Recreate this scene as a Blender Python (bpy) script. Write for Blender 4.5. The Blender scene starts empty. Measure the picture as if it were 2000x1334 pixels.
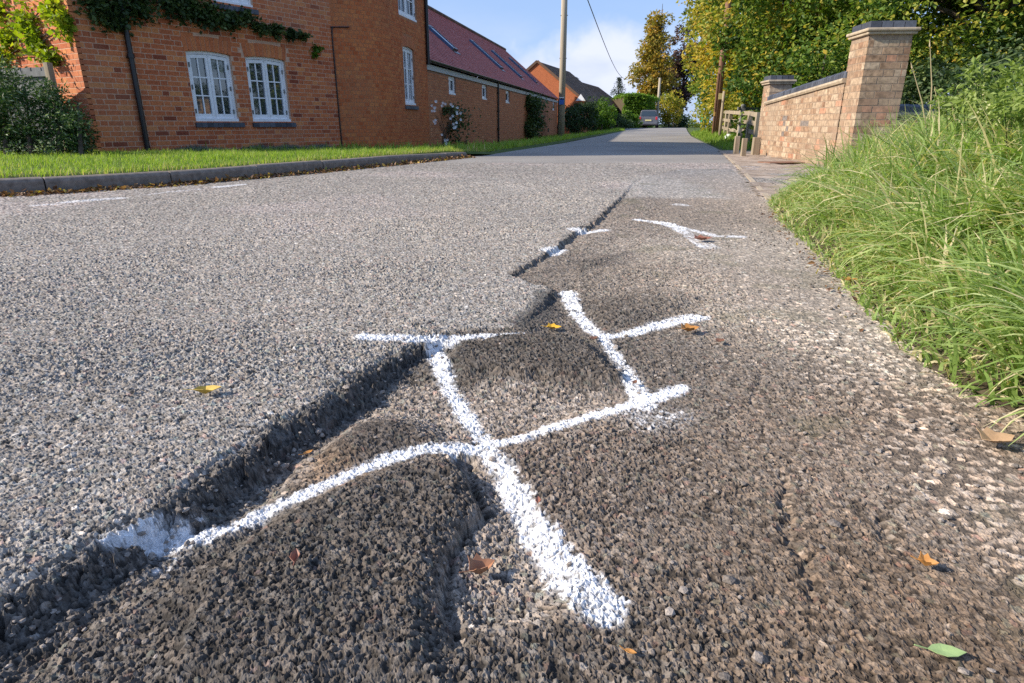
import bpy, math, random
import numpy as np
from mathutils import Vector, Matrix
random.seed(7); RNG = np.random.default_rng(11)
S = bpy.context.scene
COL = S.collection
# ------------------------------------------------------------------ camera, light, exposure
H = 0.5
TH = math.atan(425.0/1220.0)
FPX = 1220.0
cd = bpy.data.cameras.new('camera'); cam = bpy.data.objects.new('camera', cd); COL.objects.link(cam)
cd.sensor_width = 36.0; cd.lens = FPX/2000*36; cd.clip_start = 0.02; cd.clip_end = 5000
cam.location = (0, 0, H); cam.rotation_euler = (math.pi/2-TH, 0, 0)
S.camera = cam
SUN_AZ = math.radians(-99.0)      # heading of the sun measured clockwise from +Y
SUN_EL = math.radians(31.0)
sd = bpy.data.lights.new('sun', 'SUN'); so = bpy.data.objects.new('sun', sd); COL.objects.link(so)
sd.energy = 5.0; sd.angle = math.radians(0.55); sd.color = (1.0, 0.90, 0.765)
sv = Vector((math.sin(SUN_AZ)*math.cos(SUN_EL), math.cos(SUN_AZ)*math.cos(SUN_EL), math.sin(SUN_EL)))
so.rotation_euler = sv.to_track_quat('Z', 'Y').to_euler()
so.location = sv*50
W = bpy.data.worlds.new('World'); S.world = W; W.use_nodes = True
nt = W.node_tree; nt.nodes.clear()
sky = nt.nodes.new('ShaderNodeTexSky'); sky.sky_type = 'NISHITA'; sky.sun_disc = False
sky.sun_elevation = SUN_EL; sky.sun_rotation = SUN_AZ % (2*math.pi)
sky.air_density = 1.0; sky.dust_density = 0.6; sky.ozone_density = 1.5
tc = nt.nodes.new('ShaderNodeTexCoord'); mp = nt.nodes.new('ShaderNodeMapping')
mp.inputs['Scale'].default_value = (1.0, 1.0, 2.6); mp.inputs['Location'].default_value = (3.1, 0.4, 0.35)
nz = nt.nodes.new('ShaderNodeTexNoise'); nz.inputs['Scale'].default_value = 2.6; nz.inputs['Detail'].default_value = 9; nz.inputs['Roughness'].default_value = 0.52
rp = nt.nodes.new('ShaderNodeValToRGB'); rp.color_ramp.elements[0].position = 0.57; rp.color_ramp.elements[1].position = 0.74
sepx = nt.nodes.new('ShaderNodeSeparateXYZ')
hz = nt.nodes.new('ShaderNodeMapRange'); hz.inputs['From Min'].default_value = 0.0; hz.inputs['From Max'].default_value = 0.17
hz.inputs['To Min'].default_value = 1.0; hz.inputs['To Max'].default_value = 0.06
mulc = nt.nodes.new('ShaderNodeMath'); mulc.operation = 'MULTIPLY'
nz2 = nt.nodes.new('ShaderNodeTexNoise'); nz2.inputs['Scale'].default_value = 6; nz2.inputs['Detail'].default_value = 6
cr2 = nt.nodes.new('ShaderNodeValToRGB')
cr2.color_ramp.elements[0].color = (4.4, 5.1, 6.9, 1); cr2.color_ramp.elements[0].position = 0.35
cr2.color_ramp.elements[1].color = (6.0, 6.4, 7.6, 1); cr2.color_ramp.elements[1].position = 0.6
mx = nt.nodes.new('ShaderNodeMix'); mx.data_type = 'RGBA'
hazy = nt.nodes.new('ShaderNodeMix'); hazy.data_type = 'RGBA'
hazy.inputs[0].default_value = 0.62
hazy.inputs[7].default_value = (3.0, 4.5, 8.0, 1)
bg = nt.nodes.new('ShaderNodeBackground'); bg.inputs['Strength'].default_value = 0.098
wo = nt.nodes.new('ShaderNodeOutputWorld')
L = nt.links.new
L(tc.outputs['Generated'], mp.inputs['Vector']); L(mp.outputs[0], nz.inputs['Vector']); L(mp.outputs[0], nz2.inputs['Vector'])
L(nz.outputs['Fac'], rp.inputs[0]); L(tc.outputs['Generated'], sepx.inputs[0]); L(sepx.outputs['Z'], hz.inputs['Value'])

# one soft bank of cloud low over the end of the lane
cdir = Vector((math.sin(math.radians(6.5)), math.cos(math.radians(6.5)), math.tan(math.radians(4.0))))
sb = nt.nodes.new('ShaderNodeVectorMath'); sb.operation = 'SUBTRACT'; sb.inputs[1].default_value = cdir.normalized(); L(tc.outputs['Generated'], sb.inputs[0])
sc_ = nt.nodes.new('ShaderNodeVectorMath'); sc_.operation = 'MULTIPLY'; sc_.inputs[1].default_value = (6.0, 6.0, 15.0); L(sb.outputs[0], sc_.inputs[0])
nz3 = nt.nodes.new('ShaderNodeTexNoise'); nz3.inputs['Scale'].default_value = 14; nz3.inputs['Detail'].default_value = 8; L(tc.outputs['Generated'], nz3.inputs['Vector'])
ln = nt.nodes.new('ShaderNodeVectorMath'); ln.operation = 'LENGTH'; L(sc_.outputs[0], ln.inputs[0])
ad = nt.nodes.new('ShaderNodeMath'); ad.operation = 'MULTIPLY_ADD'; L(nz3.outputs['Fac'], ad.inputs[0]); ad.inputs[1].default_value = 1.5; L(ln.outputs['Value'], ad.inputs[2])
mr_ = nt.nodes.new('ShaderNodeMapRange'); mr_.interpolation_type = 'SMOOTHSTEP'; mr_.inputs['From Min'].default_value = 1.15; mr_.inputs['From Max'].default_value = 1.75; mr_.inputs['To Min'].default_value = 1; mr_.inputs['To Max'].default_value = 0; L(ad.outputs[0], mr_.inputs['Value'])
mxc = nt.nodes.new('ShaderNodeMath'); mxc.operation = 'MAXIMUM'; L(mr_.outputs[0], mxc.inputs[0]); L(mulc.outputs[0], mxc.inputs[1])
L(rp.outputs['Color'], mulc.inputs[0]); L(hz.outputs[0], mulc.inputs[1])
L(nz2.outputs['Fac'], cr2.inputs[0]); L(sky.outputs[0], hazy.inputs[6])
L(mxc.outputs[0], mx.inputs[0]); L(hazy.outputs[2], mx.inputs[6]); L(cr2.outputs[0], mx.inputs[7])
L(mx.outputs[2], bg.inputs[0]); L(bg.outputs[0], wo.inputs[0])
S.view_settings.view_transform = 'Standard'; S.view_settings.look = 'None'
S.view_settings.exposure = 0.56; S.view_settings.gamma = 1.0; S.view_settings.use_curve_mapping = False
S.cycles.max_bounces = 6; S.cycles.transparent_max_bounces = 8
S.cycles.use_denoising = False

# ------------------------------------------------------------------ picture -> place
CT, ST = math.cos(TH), math.sin(TH)
def smooth(a, b, x):
    t = np.clip((x-a)/(b-a), 0, 1); return t*t*(3-2*t)
def zroad(y):
    y = np.asarray(y, dtype=float)
    return 0.16*smooth(20, 58, y) - 0.03*np.maximum(y-63, 0)
def ray(px, py):
    u = (px-1000)/FPX; v = (667-py)/FPX
    return u, CT+v*ST, v*CT-ST
def G(px, py, dz=0.0):
    X, Y, Z = ray(px, py); z = 0.0
    for _ in range(12):
        if Z > -0.004: t = 70/Y
        else: t = min((z+dz-H)/Z, 75/Y)
        z = float(zroad(t*Y))
    return (X*t, Y*t, z+dz)
def AT(px, py, D):
    X, Y, Z = ray(px, py); t = D/Y
    return Vector((X*t, D, H+Z*t))
def GG(pts): return [G(*p)[:2] for p in pts]
def hd(deg): a = math.radians(deg); return np.array([math.sin(a), math.cos(a)])

def h2(ix, iy, seed=0):
    ix = ix.astype(np.int64); iy = iy.astype(np.int64)
    n = (ix*374761393 + iy*668265263 + seed*2246822519) & 0xffffffff
    n = ((n ^ (n >> 13))*1274126177) & 0xffffffff
    n = ((n ^ (n >> 16))*2654435761) & 0xffffffff
    n = n ^ (n >> 15)
    return (n & 0xffffff)/16777216.0
def vnoise(x, y, f, seed=0):
    x = x*f; y = y*f; ix = np.floor(x); iy = np.floor(y); fx = x-ix; fy = y-iy
    fx = fx*fx*(3-2*fx); fy = fy*fy*(3-2*fy)
    a = h2(ix, iy, seed); b = h2(ix+1, iy, seed); c = h2(ix, iy+1, seed); d = h2(ix+1, iy+1, seed)
    return (a*(1-fx)+b*fx)*(1-fy) + (c*(1-fx)+d*fx)*fy
def fbm(x, y, f, o=3, seed=0):
    s = 0; a = 1; t = 0
    for i in range(o):
        s = s + a*vnoise(x, y, f*2**i, seed+i*7); t += a; a *= 0.5
    return s/t
def pdist(x, y, P, closed=False):
    """distance to a polyline and the fraction of the way along it"""
    P = np.asarray(P, float); n = len(P)
    seg = [(i, (i+1) % n) for i in range(n if closed else n-1)]
    best = np.full(x.shape, 1e9); tt = np.zeros(x.shape)
    for k, (i, j) in enumerate(seg):
        ax, ay = P[i]; bx, by = P[j]; dx, dy = bx-ax, by-ay; l2 = dx*dx+dy*dy+1e-12
        t = np.clip(((x-ax)*dx+(y-ay)*dy)/l2, 0, 1)
        d = np.hypot(x-ax-t*dx, y-ay-t*dy); m = d < best
        best = np.where(m, d, best); tt = np.where(m, (k+t)/len(seg), tt)
    return best, tt
def inside(x, y, P):
    P = np.asarray(P, float); n = len(P); r = np.zeros(x.shape, bool)
    for i in range(n):
        x1, y1 = P[i]; x2, y2 = P[(i+1) % n]
        if y1 == y2: continue
        c = ((y1 > y) != (y2 > y)) & (x < (x2-x1)*(y-y1)/(y2-y1)+x1)
        r ^= c
    return r
def psd(x, y, P):
    d, _ = pdist(x, y, P, True); return np.where(inside(x, y, P), d, -d)

# ------------------------------------------------------------------ materials
MATS = {}
def mat(name, rough=0.8, spec=0.3):
    m = bpy.data.materials.new(name); m.use_nodes = True
    b = m.node_tree.nodes['Principled BSDF']; b.inputs['Roughness'].default_value = rough
    b.inputs['Specular IOR Level'].default_value = spec
    MATS[name] = m; return m, m.node_tree, b
def node(t, k, **kw):
    n = t.nodes.new(k)
    for a, v in kw.items(): setattr(n, a, v)
    return n
def ramp(t, stops):
    r = t.nodes.new('ShaderNodeValToRGB'); e = r.color_ramp.elements
    while len(e) < len(stops): e.new(0.5)
    for i, (p, c) in enumerate(stops): e[i].position = p; e[i].color = (*c, 1)
    return r
def noisy(name, c1, c2, scale=8, rough=0.8, spec=0.3, bump=0.2, dist=0.01, stretch=(1, 1, 1), coord='Object', metal=0):
    m, t, b = mat(name, rough, spec)
    tc = node(t, 'ShaderNodeTexCoord'); mp = node(t, 'ShaderNodeMapping'); mp.inputs['Scale'].default_value = stretch
    n = node(t, 'ShaderNodeTexNoise'); n.inputs['Scale'].default_value = scale; n.inputs['Detail'].default_value = 8; n.inputs['Roughness'].default_value = 0.6
    r = ramp(t, [(0.3, c1), (0.7, c2)])
    bp = node(t, 'ShaderNodeBump'); bp.inputs['Strength'].default_value = bump; bp.inputs['Distance'].default_value = dist
    k = t.links.new
    k(tc.outputs[coord], mp.inputs[0]); k(mp.outputs[0], n.inputs['Vector']); k(n.outputs['Fac'], r.inputs[0])
    k(r.outputs[0], b.inputs['Base Color']); k(n.outputs['Fac'], bp.inputs['Height']); k(bp.outputs[0], b.inputs['Normal'])
    b.inputs['Metallic'].default_value = metal
    return m
def rndmat(name, stops, scale=30, nmix=0.35, rough=0.85, bump=0.4, dist=0.0012, big=None, spec=0.25):
    """each piece takes its own tone from its 'rnd' attribute, plus grain and weathering"""
    m, t, b = mat(name, rough, spec); k = t.links.new
    a = node(t, 'ShaderNodeAttribute', attribute_name='rnd'); g = node(t, 'ShaderNodeNewGeometry')
    n = node(t, 'ShaderNodeTexNoise'); n.inputs['Scale'].default_value = scale; n.inputs['Detail'].default_value = 6
    n2 = node(t, 'ShaderNodeTexNoise'); n2.inputs['Scale'].default_value = 0.9; n2.inputs['Detail'].default_value = 5
    r = ramp(t, stops)
    k(g.outputs['Position'], n.inputs['Vector']); k(g.outputs['Position'], n2.inputs['Vector'])
    k(a.outputs['Fac'], r.inputs[0])
    mr = node(t, 'ShaderNodeMapRange'); mr.inputs['From Min'].default_value = 0.3; mr.inputs['From Max'].default_value = 0.7
    mr.inputs['To Min'].default_value = 1-nmix; mr.inputs['To Max'].default_value = 1+nmix
    k(n.outputs['Fac'], mr.inputs['Value'])
    vm = node(t, 'ShaderNodeVectorMath', operation='SCALE'); k(r.outputs[0], vm.inputs[0]); k(mr.outputs[0], vm.inputs['Scale'])
    out = vm.outputs[0]
    if big:
        mx = node(t, 'ShaderNodeMix', data_type='RGBA'); r2 = ramp(t, [(0.48, (0, 0, 0)), (0.66, (big[3],)*3)])
        k(n2.outputs['Fac'], r2.inputs[0]); k(r2.outputs[0], mx.inputs[0]); k(out, mx.inputs[6]); mx.inputs[7].default_value = (*big[:3], 1)
        out = mx.outputs[2]
    k(out, b.inputs['Base Color'])
    bp = node(t, 'ShaderNodeBump'); bp.inputs['Strength'].default_value = bump; bp.inputs['Distance'].default_value = dist
    k(n.outputs['Fac'], bp.inputs['Height']); k(bp.outputs[0], b.inputs['Normal'])
    return m
def leafmat(name, stops, trans=0.35, rough=0.55, spec=0.35):
    m, t, b = mat(name, rough, spec); k = t.links.new
    a = node(t, 'ShaderNodeAttribute', attribute_name='rnd'); r = ramp(t, stops); k(a.outputs['Fac'], r.inputs[0])
    k(r.outputs[0], b.inputs['Base Color'])
    tr = node(t, 'ShaderNodeBsdfTranslucent'); mx = node(t, 'ShaderNodeMixShader'); mx.inputs[0].default_value = trans
    br = node(t, 'ShaderNodeVectorMath', operation='MULTIPLY'); br.inputs[1].default_value = (1.5, 1.6, 0.7)
    k(r.outputs[0], br.inputs[0]); k(br.outputs[0], tr.inputs[0])
    o = t.nodes['Material Output']; k(b.outputs[0], mx.inputs[1]); k(tr.outputs[0], mx.inputs[2]); k(mx.outputs[0], o.inputs[0])
    return m
def plain(name, c, rough=0.5, spec=0.4, metal=0, bump=0):
    return noisy(name, tuple(v*0.88 for v in c), tuple(min(v*1.1, 1) for v in c), 14, rough, spec, bump or 0.08, 0.004, metal=metal)

M_brick = rndmat('brick_orange', [(0.0, (.24, .06, .03)), (0.3, (.45, .125, .05)), (0.65, (.54, .17, .065)), (1.0, (.60, .23, .085))], 40, .25, big=(.36, .17, .10, .35))
M_brickt = rndmat('brick_rubbed', [(0.0, (.42, .10, .03)), (0.4, (.50, .14, .048)), (1.0, (.58, .20, .065))], 40, .22, big=(.30, .17, .09, .3))
M_brick2 = rndmat('brick_barn', [(0.0, (.36, .12, .055)), (0.5, (.48, .18, .08)), (1.0, (.56, .25, .12))], 40, .2)
M_brickp = rndmat('brick_pale', [(0.0, (.20, .17, .15)), (0.06, (.27, .22, .18)), (0.08, (.25, .145, .09)), (0.3, (.31, .205, .13)), (0.55, (.37, .265, .175)), (0.80, (.43, .33, .23)), (0.84, (.36, .18, .11)), (1.0, (.40, .21, .13))], 22, .42, big=(.36, .28, .20, .6))
M_mortar = noisy('mortar_house', (.50, .30, .20), (.64, .42, .30), 25, .95, .1, .4, .006)
M_mortart = noisy('mortar_tight', (.36, .15, .08), (.44, .21, .11), 25, .95, .1, .3, .004)
M_mortar2 = noisy('mortar_barn', (.28, .15, .10), (.36, .20, .13), 25, .95, .1, .4, .006)
M_mortarp = noisy('mortar_pale', (.22, .16, .12), (.38, .29, .21), 18, .95, .1, .6, .01)
M_blue = rndmat('blue_brick', [(0.0, (.045, .05, .065)), (1.0, (.10, .11, .135))], 30, .2, .6, .2, spec=.45)
M_stone = noisy('coping_stone', (.30, .24, .17), (.50, .41, .30), 12, .9, .2, .4, .01)
M_tile = rndmat('roof_tile_plum', [(0.0, (.34, .10, .09)), (0.5, (.41, .125, .11)), (1.0, (.48, .155, .135))], 30, .15, .75, .3)
M_tile2 = rndmat('roof_tile_brown', [(0.0, (.08, .05, .035)), (0.5, (.12, .075, .05)), (1.0, (.17, .10, .065))], 20, .25, .85, .3)
M_white = plain('white_paint', (.80, .81, .83), .4, .45)
M_black = plain('black_plastic', (.012, .012, .014), .35, .5)
M_fascia = plain('grey_fascia', (.46, .47, .46), .6, .3)
M_kerb = noisy('kerb_concrete', (.14, .115, .095), (.26, .22, .185), 22, .93, .15, .5, .004)
M_wood = noisy('weathered_wood', (.22, .175, .12), (.44, .37, .27), 10, .9, .1, .5, .006, stretch=(1, 1, .12))
M_greywood = noisy('grey_wood', (.13, .13, .125), (.24, .24, .235), 10, .9, .1, .5, .006, stretch=(1, 1, .1))
M_pole = noisy('pole_wood', (.30, .25, .18), (.46, .40, .31), 7, .9, .1, .5, .008, stretch=(1, 1, .08))
M_polebr = noisy('pole_wood_brown', (.16, .085, .055), (.30, .17, .12), 7, .9, .1, .5, .008, stretch=(1, 1, .08))
M_bark = noisy('bark', (.05, .04, .03), (.14, .11, .085), 9, .95, .1, .9, .03, stretch=(1, 1, .3))
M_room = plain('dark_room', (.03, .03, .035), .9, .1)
M_curtain = noisy('cream_curtain', (.42, .36, .22), (.70, .62, .42), 9, .9, .1, .3, .01, stretch=(6, 6, .2))
M_glass, t_, b_ = mat('window_glass', .03, 1.0)
b_.inputs['Base Color'].default_value = (.03, .045, .06, 1); b_.inputs['IOR'].default_value = 1.9
b_.inputs['Transmission Weight'].default_value = 0.0
b_.inputs['Alpha'].default_value = 0.62
M_soil = noisy('soil', (.06, .045, .03), (.14, .11, .07), 20, .95, .1, .8, .02)

# ------------------------------------------------------------------ mesh helpers
def tag(o, label=None, cat=None, group=None, kind=None):
    if label: o['label'] = label
    if cat: o['category'] = cat
    if group: o['group'] = group
    if kind: o['kind'] = kind
    return o
def empty(name, loc=(0, 0, 0), parent=None):
    o = bpy.data.objects.new(name, None); COL.objects.link(o); o.location = loc; o.empty_display_size = 0.1
    if parent: o.parent = parent
    return o
def link(name, me, parent=None, mt=None):
    if mt: me.materials.append(mt)
    o = bpy.data.objects.new(name, me); COL.objects.link(o)
    if parent is not None:
        o.parent = parent
        if parent.parent is not None and parent.matrix_world is not None: pass
    return o
def world_loc(o):
    v = Vector((0, 0, 0))
    while o is not None: v += o.location; o = o.parent
    return v
def mesh_np(name, V, Fs, mt=None, parent=None, rnd=None, col=None, smoothsh=False):
    """V (N,3) in world metres; Fs array (M,k) or list of such arrays. Built relative to the parent's place."""
    V = np.asarray(V, dtype=np.float64)
    if parent is not None: V = V - np.array(world_loc(parent))
    if not isinstance(Fs, list): Fs = [Fs]
    Fs = [np.asarray(f, dtype=np.int32) for f in Fs if len(f)]
    me = bpy.data.meshes.new(name)
    me.vertices.add(len(V)); me.vertices.foreach_set('co', V.astype(np.float32).ravel())
    nl = sum(f.size for f in Fs); npoly = sum(len(f) for f in Fs)
    me.loops.add(nl); me.polygons.add(npoly)
    me.loops.foreach_set('vertex_index', np.concatenate([f.ravel() for f in Fs]))
    tot = np.concatenate([np.full(len(f), f.shape[1], np.int32) for f in Fs])
    st = np.concatenate([[0], np.cumsum(tot)[:-1]]).astype(np.int32)
    me.polygons.foreach_set('loop_start', st); me.polygons.foreach_set('loop_total', tot)
    me.polygons.foreach_set('use_smooth', np.full(npoly, bool(smoothsh)))
    if rnd is not None:
        a = me.attributes.new('rnd', 'FLOAT', 'POINT'); a.data.foreach_set('value', np.asarray(rnd, np.float32))
    if col is not None:
        a = me.attributes.new('Col', 'FLOAT_COLOR', 'POINT')
        c = np.ones((len(V), 4), np.float32); c[:, :3] = col; a.data.foreach_set('color', c.ravel())
    me.update(calc_edges=True)
    return link(name, me, parent, mt)
class MB:
    """collects simple shapes in world metres"""
    def __init__(s): s.v = []; s.f = []; s.r = []
    def add(s, vs, fs, r=None):
        n = len(s.v); s.v += [tuple(v) for v in vs]; s.f += [tuple(i+n for i in f) for f in fs]
        s.r += [random.random() if r is None else r]*len(vs)
    def box(s, c, sx, sy, sz, ux=(1, 0), r=None, taper=1.0):
        """centre of the base c, ux = heading vector of the local x axis"""
        ax = Vector((ux[0], ux[1], 0)).normalized(); ay = Vector((-ax.y, ax.x, 0)); c = Vector(c); vs = []
        for k in (0, 1):
            q = taper if k else 1
            for a, b in ((-1, -1), (1, -1), (1, 1), (-1, 1)):
                vs.append(c + ax*(a*sx/2*q) + ay*(b*sy/2*q) + Vector((0, 0, k*sz)))
        s.add(vs, [(0, 3, 2, 1), (4, 5, 6, 7), (0, 1, 5, 4), (1, 2, 6, 5), (2, 3, 7, 6), (3, 0, 4, 7)], r)
    def bar(s, a, b, w, t, up=(0, 0, 1), r=None):
        a = Vector(a); b = Vector(b); d = (b-a).normalized(); up = Vector(up)
        sd = d.cross(up)
        if sd.length < 1e-4: sd = d.cross(Vector((1, 0, 0)))
        sd.normalize(); u = sd.cross(d).normalized(); vs = []
        for p in (a, b):
            for i, j in ((-1, -1), (1, -1), (1, 1), (-1, 1)): vs.append(p + sd*(i*w/2) + u*(j*t/2))
        s.add(vs, [(0, 3, 2, 1), (4, 5, 6, 7), (0, 1, 5, 4), (1, 2, 6, 5), (2, 3, 7, 6), (3, 0, 4, 7)], r)
    def tube(s, pts, rad, n=8, r=None):
        pts = [Vector(p) for p in pts]; rad = rad if isinstance(rad, (list, tuple)) else [rad]*len(pts)
        vs = []; fs = []
        for i, p in enumerate(pts):
            d = (pts[min(i+1, len(pts)-1)]-pts[max(i-1, 0)]).normalized()
            a = d.cross(Vector((0, 0, 1)) if abs(d.z) < .9 else Vector((1, 0, 0))).normalized(); b = d.cross(a)
            for k in range(n):
                t = 2*math.pi*k/n; vs.append(p + (a*math.cos(t)+b*math.sin(t))*rad[i])
        for i in range(len(pts)-1):
            for k in range(n):
                q = (k+1) % n; fs.append((i*n+k, i*n+q, (i+1)*n+q, (i+1)*n+k))
        fs.append(tuple(range(n-1, -1, -1))); fs.append(tuple(range((len(pts)-1)*n, len(pts)*n)))
        s.add(vs, fs, r)
    def build(s, name, mt, parent=None, smoothsh=False, bevel=0):
        off = world_loc(parent) if parent is not None else Vector((0, 0, 0))
        me = bpy.data.meshes.new(name)
        me.from_pydata([(v[0]-off.x, v[1]-off.y, v[2]-off.z) for v in s.v], [], s.f)
        a = me.attributes.new('rnd', 'FLOAT', 'POINT'); a.data.foreach_set('value', np.array(s.r, np.float32))
        if smoothsh: me.polygons.foreach_set('use_smooth', np.ones(len(me.polygons), bool))
        me.update(); o = link(name, me, parent, mt)
        if bevel:
            md = o.modifiers.new('bevel', 'BEVEL'); md.width = bevel; md.segments = 2; md.limit_method = 'ANGLE'
        return o
def part_at(name, mb, mt, parent, loc, **kw):
    """a part whose own origin sits at loc"""
    o = mb.build(name, mt, parent, **kw)
    return o
# ------------------------------------------------------------------ the ground
KERB_PX = [(-420, 396), (-200, 391), (0, 384), (130, 376.5), (270, 367.5), (400, 357), (530, 345), (670, 332), (780, 321), (860, 313), (912, 307.5)]
EDGE_L = GG(KERB_PX + [(943, 303), (1000, 294), (1060, 285), (1100, 278.5), (1150, 268.5), (1200, 259), (1222, 255)]) + [(9.2, 62), (15.0, 90)]
EDGE_R = [(1.15, -3.0), (1.2, 0.0)] + GG([(1900, 840), (1830, 740), (1720, 620), (1640, 530), (1590, 480), (1530, 430), (1500, 388), (1415, 300)]) + GG([(1400, 290), (1376, 279), (1350, 266), (1343, 257)]) + [(15.8, 60), (21.0, 90)]
BANK = [(1.45, -1.5), (1.12, 0.1)] + GG([(2040, 925), (1990, 890), (1900, 838), (1830, 740), (1790, 690), (1720, 620), (1640, 530), (1590, 480), (1530, 430), (1503, 388), (1560, 362), (1640, 338)]) + [(4.0, 6.9), (8.5, 7.6), (9.5, -1.5)]
MOUND = GG([(1346, 262), (1380, 277), (1420, 288), (1475, 290), (1500, 275), (1470, 258), (1400, 255), (1352, 254)])
def chaikin(P, n=3):
    P = np.asarray(P, float)
    for _ in range(n):
        Q = np.roll(P, -1, 0); P = np.stack([P*.75+Q*.25, P*.25+Q*.75], 1).reshape(-1, 2)
    return P
BANK = chaikin(BANK); MOUND = chaikin(MOUND)
def left_t(x, y):
    """how far left of the road's left edge (positive = on the verge)"""
    d, _ = pdist(x, y, EDGE_L)
    P = [(-60, -20)] + [(-12.0, 1.2)] + EDGE_L + [(-60, 90)]
    return np.where(inside(x, y, P), d, -d)
def zleft(x, y, t):
    zl = np.interp(y, [0, 8, 10.4, 13.7, 17, 22, 45, 60, 70, 400], [.118, .112, .06, -.01, -.18, -.24, -.24, .10, .10, -9])
    ze = np.interp(y, [0, 10, 10.8, 11.5, 60, 70, 400], [.118, .110, .06, .025, .16, .1, -9])
    w = smooth(0, 2.5, t)
    return ze*(1-w)+zl*w + 0.015*fbm(x, y, 1.2, 3, 5)*smooth(0, .4, t)
def zbank(x, y, s):
    t = np.maximum(s, 0)
    z = .30*smooth(0, .9, t) + .22*smooth(.5, 1.7, t) + .05*(fbm(x, y, 2.0, 3, 9)-.5)*smooth(0, .4, t)
    return z*(1-.35*smooth(4.5, 7.2, y))
def zground(x, y):
    x = np.asarray(x, float); y = np.asarray(y, float)
    t = left_t(x, y); z = np.where(t > 0, zleft(x, y, t), -.16)
    s = psd(x, y, BANK); z = np.where(s > 0, zbank(x, y, s)-.004, z)
    # land right of the road, beyond the bank
    P = EDGE_R[9:] + [(120, 90), (120, -5), (9.5, -5), (9.5, 6.5), (4.0, 6.9)]
    ds = psd(x, y, P)
    zr = zroad(y)-.012 + .10*smooth(.2, 4, ds)*smooth(10, 14, y)
    z = np.where((ds > 0) & (s <= 0), zr, z)
    m = psd(x, y, MOUND); z = z + np.where(m > 0, .16*smooth(0, 1.0, m), 0)
    return z
def ground_at(x, y): return float(zground(np.array([x]), np.array([y]))[0])

# coarse sheet for everything that is not carriageway
xs = np.concatenate([-np.geomspace(400, 30, 14), np.linspace(-28, -12, 14), np.arange(-11.5, 11.6, .25), np.linspace(12, 30, 20), np.geomspace(33, 400, 13)])
ys = np.concatenate([-np.geomspace(200, 12, 8), np.linspace(-10, -1.5, 8), np.arange(-1, 20, .25), np.arange(20, 70, 1.0), np.geomspace(72, 900, 14)])
X, Y = np.meshgrid(xs, ys); xf, yf = X.ravel(), Y.ravel()
Z = zground(xf, yf)
_t = left_t(xf, yf); Z = np.where((_t > 0) & (_t < 1.3), Z-.16*smooth(1.3, .4, _t), Z)
_s = psd(xf, yf, BANK); Z = np.where((_s > 0) & (xf < 5.5) & (yf > -.8), Z-.12, Z)
nx, ny = len(xs), len(ys)
idx = np.arange(nx*ny).reshape(ny, nx)
F = np.stack([idx[:-1, :-1], idx[:-1, 1:], idx[1:, 1:], idx[1:, :-1]], -1).reshape(-1, 4)
M_turf = noisy('turf_soil', (.045, .07, .02), (.10, .13, .04), 5, .95, .1, .8, .02)
g = mesh_np('ground', np.stack([xf, yf, Z], 1), F, M_turf, smoothsh=True); tag(g, 'grassy ground on both sides of the lane', kind='structure')

# the verge beside the kerb, following its line
EL = np.array(EDGE_L); _d = np.concatenate([[0], np.cumsum(np.hypot(*np.diff(EL, axis=0).T))]); ss = np.concatenate([np.arange(0, 22, .15), np.arange(22, _d[-1], .6)])
ex = np.interp(ss, _d, EL[:, 0]); ey = np.interp(ss, _d, EL[:, 1]); tx, ty = np.gradient(ex), np.gradient(ey); tl = np.hypot(tx, ty)
kx = np.convolve(np.pad(-ty/tl, 4, 'edge'), np.ones(9)/9, 'valid'); ky = np.convolve(np.pad(tx/tl, 4, 'edge'), np.ones(9)/9, 'valid')
tt = np.array([.0, .1, .2, .35, .55, .8, 1.1, 1.5, 1.9])
inner = np.where(ey < 10.6, .12, -.10)
vx = (ex[:, None]+kx[:, None]*(tt[None, :]+inner[:, None])); vy = (ey[:, None]+ky[:, None]*(tt[None, :]+inner[:, None]))
vt = left_t(vx.ravel(), vy.ravel()); vz = zleft(vx.ravel(), vy.ravel(), np.maximum(vt, 0)) + .006
vz = np.where(np.tile(tt, len(ss)) < .01, vz-.04, vz); vz = np.where(np.tile(tt, len(ss)) > 1.8, vz-.05, vz)
n_, m_ = vx.shape; ii = np.arange(n_*m_).reshape(n_, m_); F = np.stack([ii[:-1, :-1], ii[1:, :-1], ii[1:, 1:], ii[:-1, 1:]], -1).reshape(-1, 4)
o = mesh_np('grass_verge', np.stack([vx.ravel(), vy.ravel(), vz], 1), F, M_turf, smoothsh=True); tag(o, 'turf verge behind the kerb', kind='structure')
xs = np.arange(.9, 5.6, .05); ys = np.arange(-.9, 7.8, .05); X, Y = np.meshgrid(xs, ys); xf, yf = X.ravel(), Y.ravel(); sb = psd(xf, yf, BANK)
idx = np.arange(len(xf)).reshape(X.shape); F = np.stack([idx[:-1, :-1], idx[:-1, 1:], idx[1:, 1:], idx[1:, :-1]], -1).reshape(-1, 4); F = F[(sb[F] > -.03).all(1)]
o = mesh_np('grass_bank', np.stack([xf, yf, np.where(sb > 0, zbank(xf, yf, sb), -.02)+.012*fbm(xf, yf, 12, 2, 3)], 1), F, M_soil, smoothsh=True); tag(o, 'steep earth bank under the long grass', kind='structure')

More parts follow.
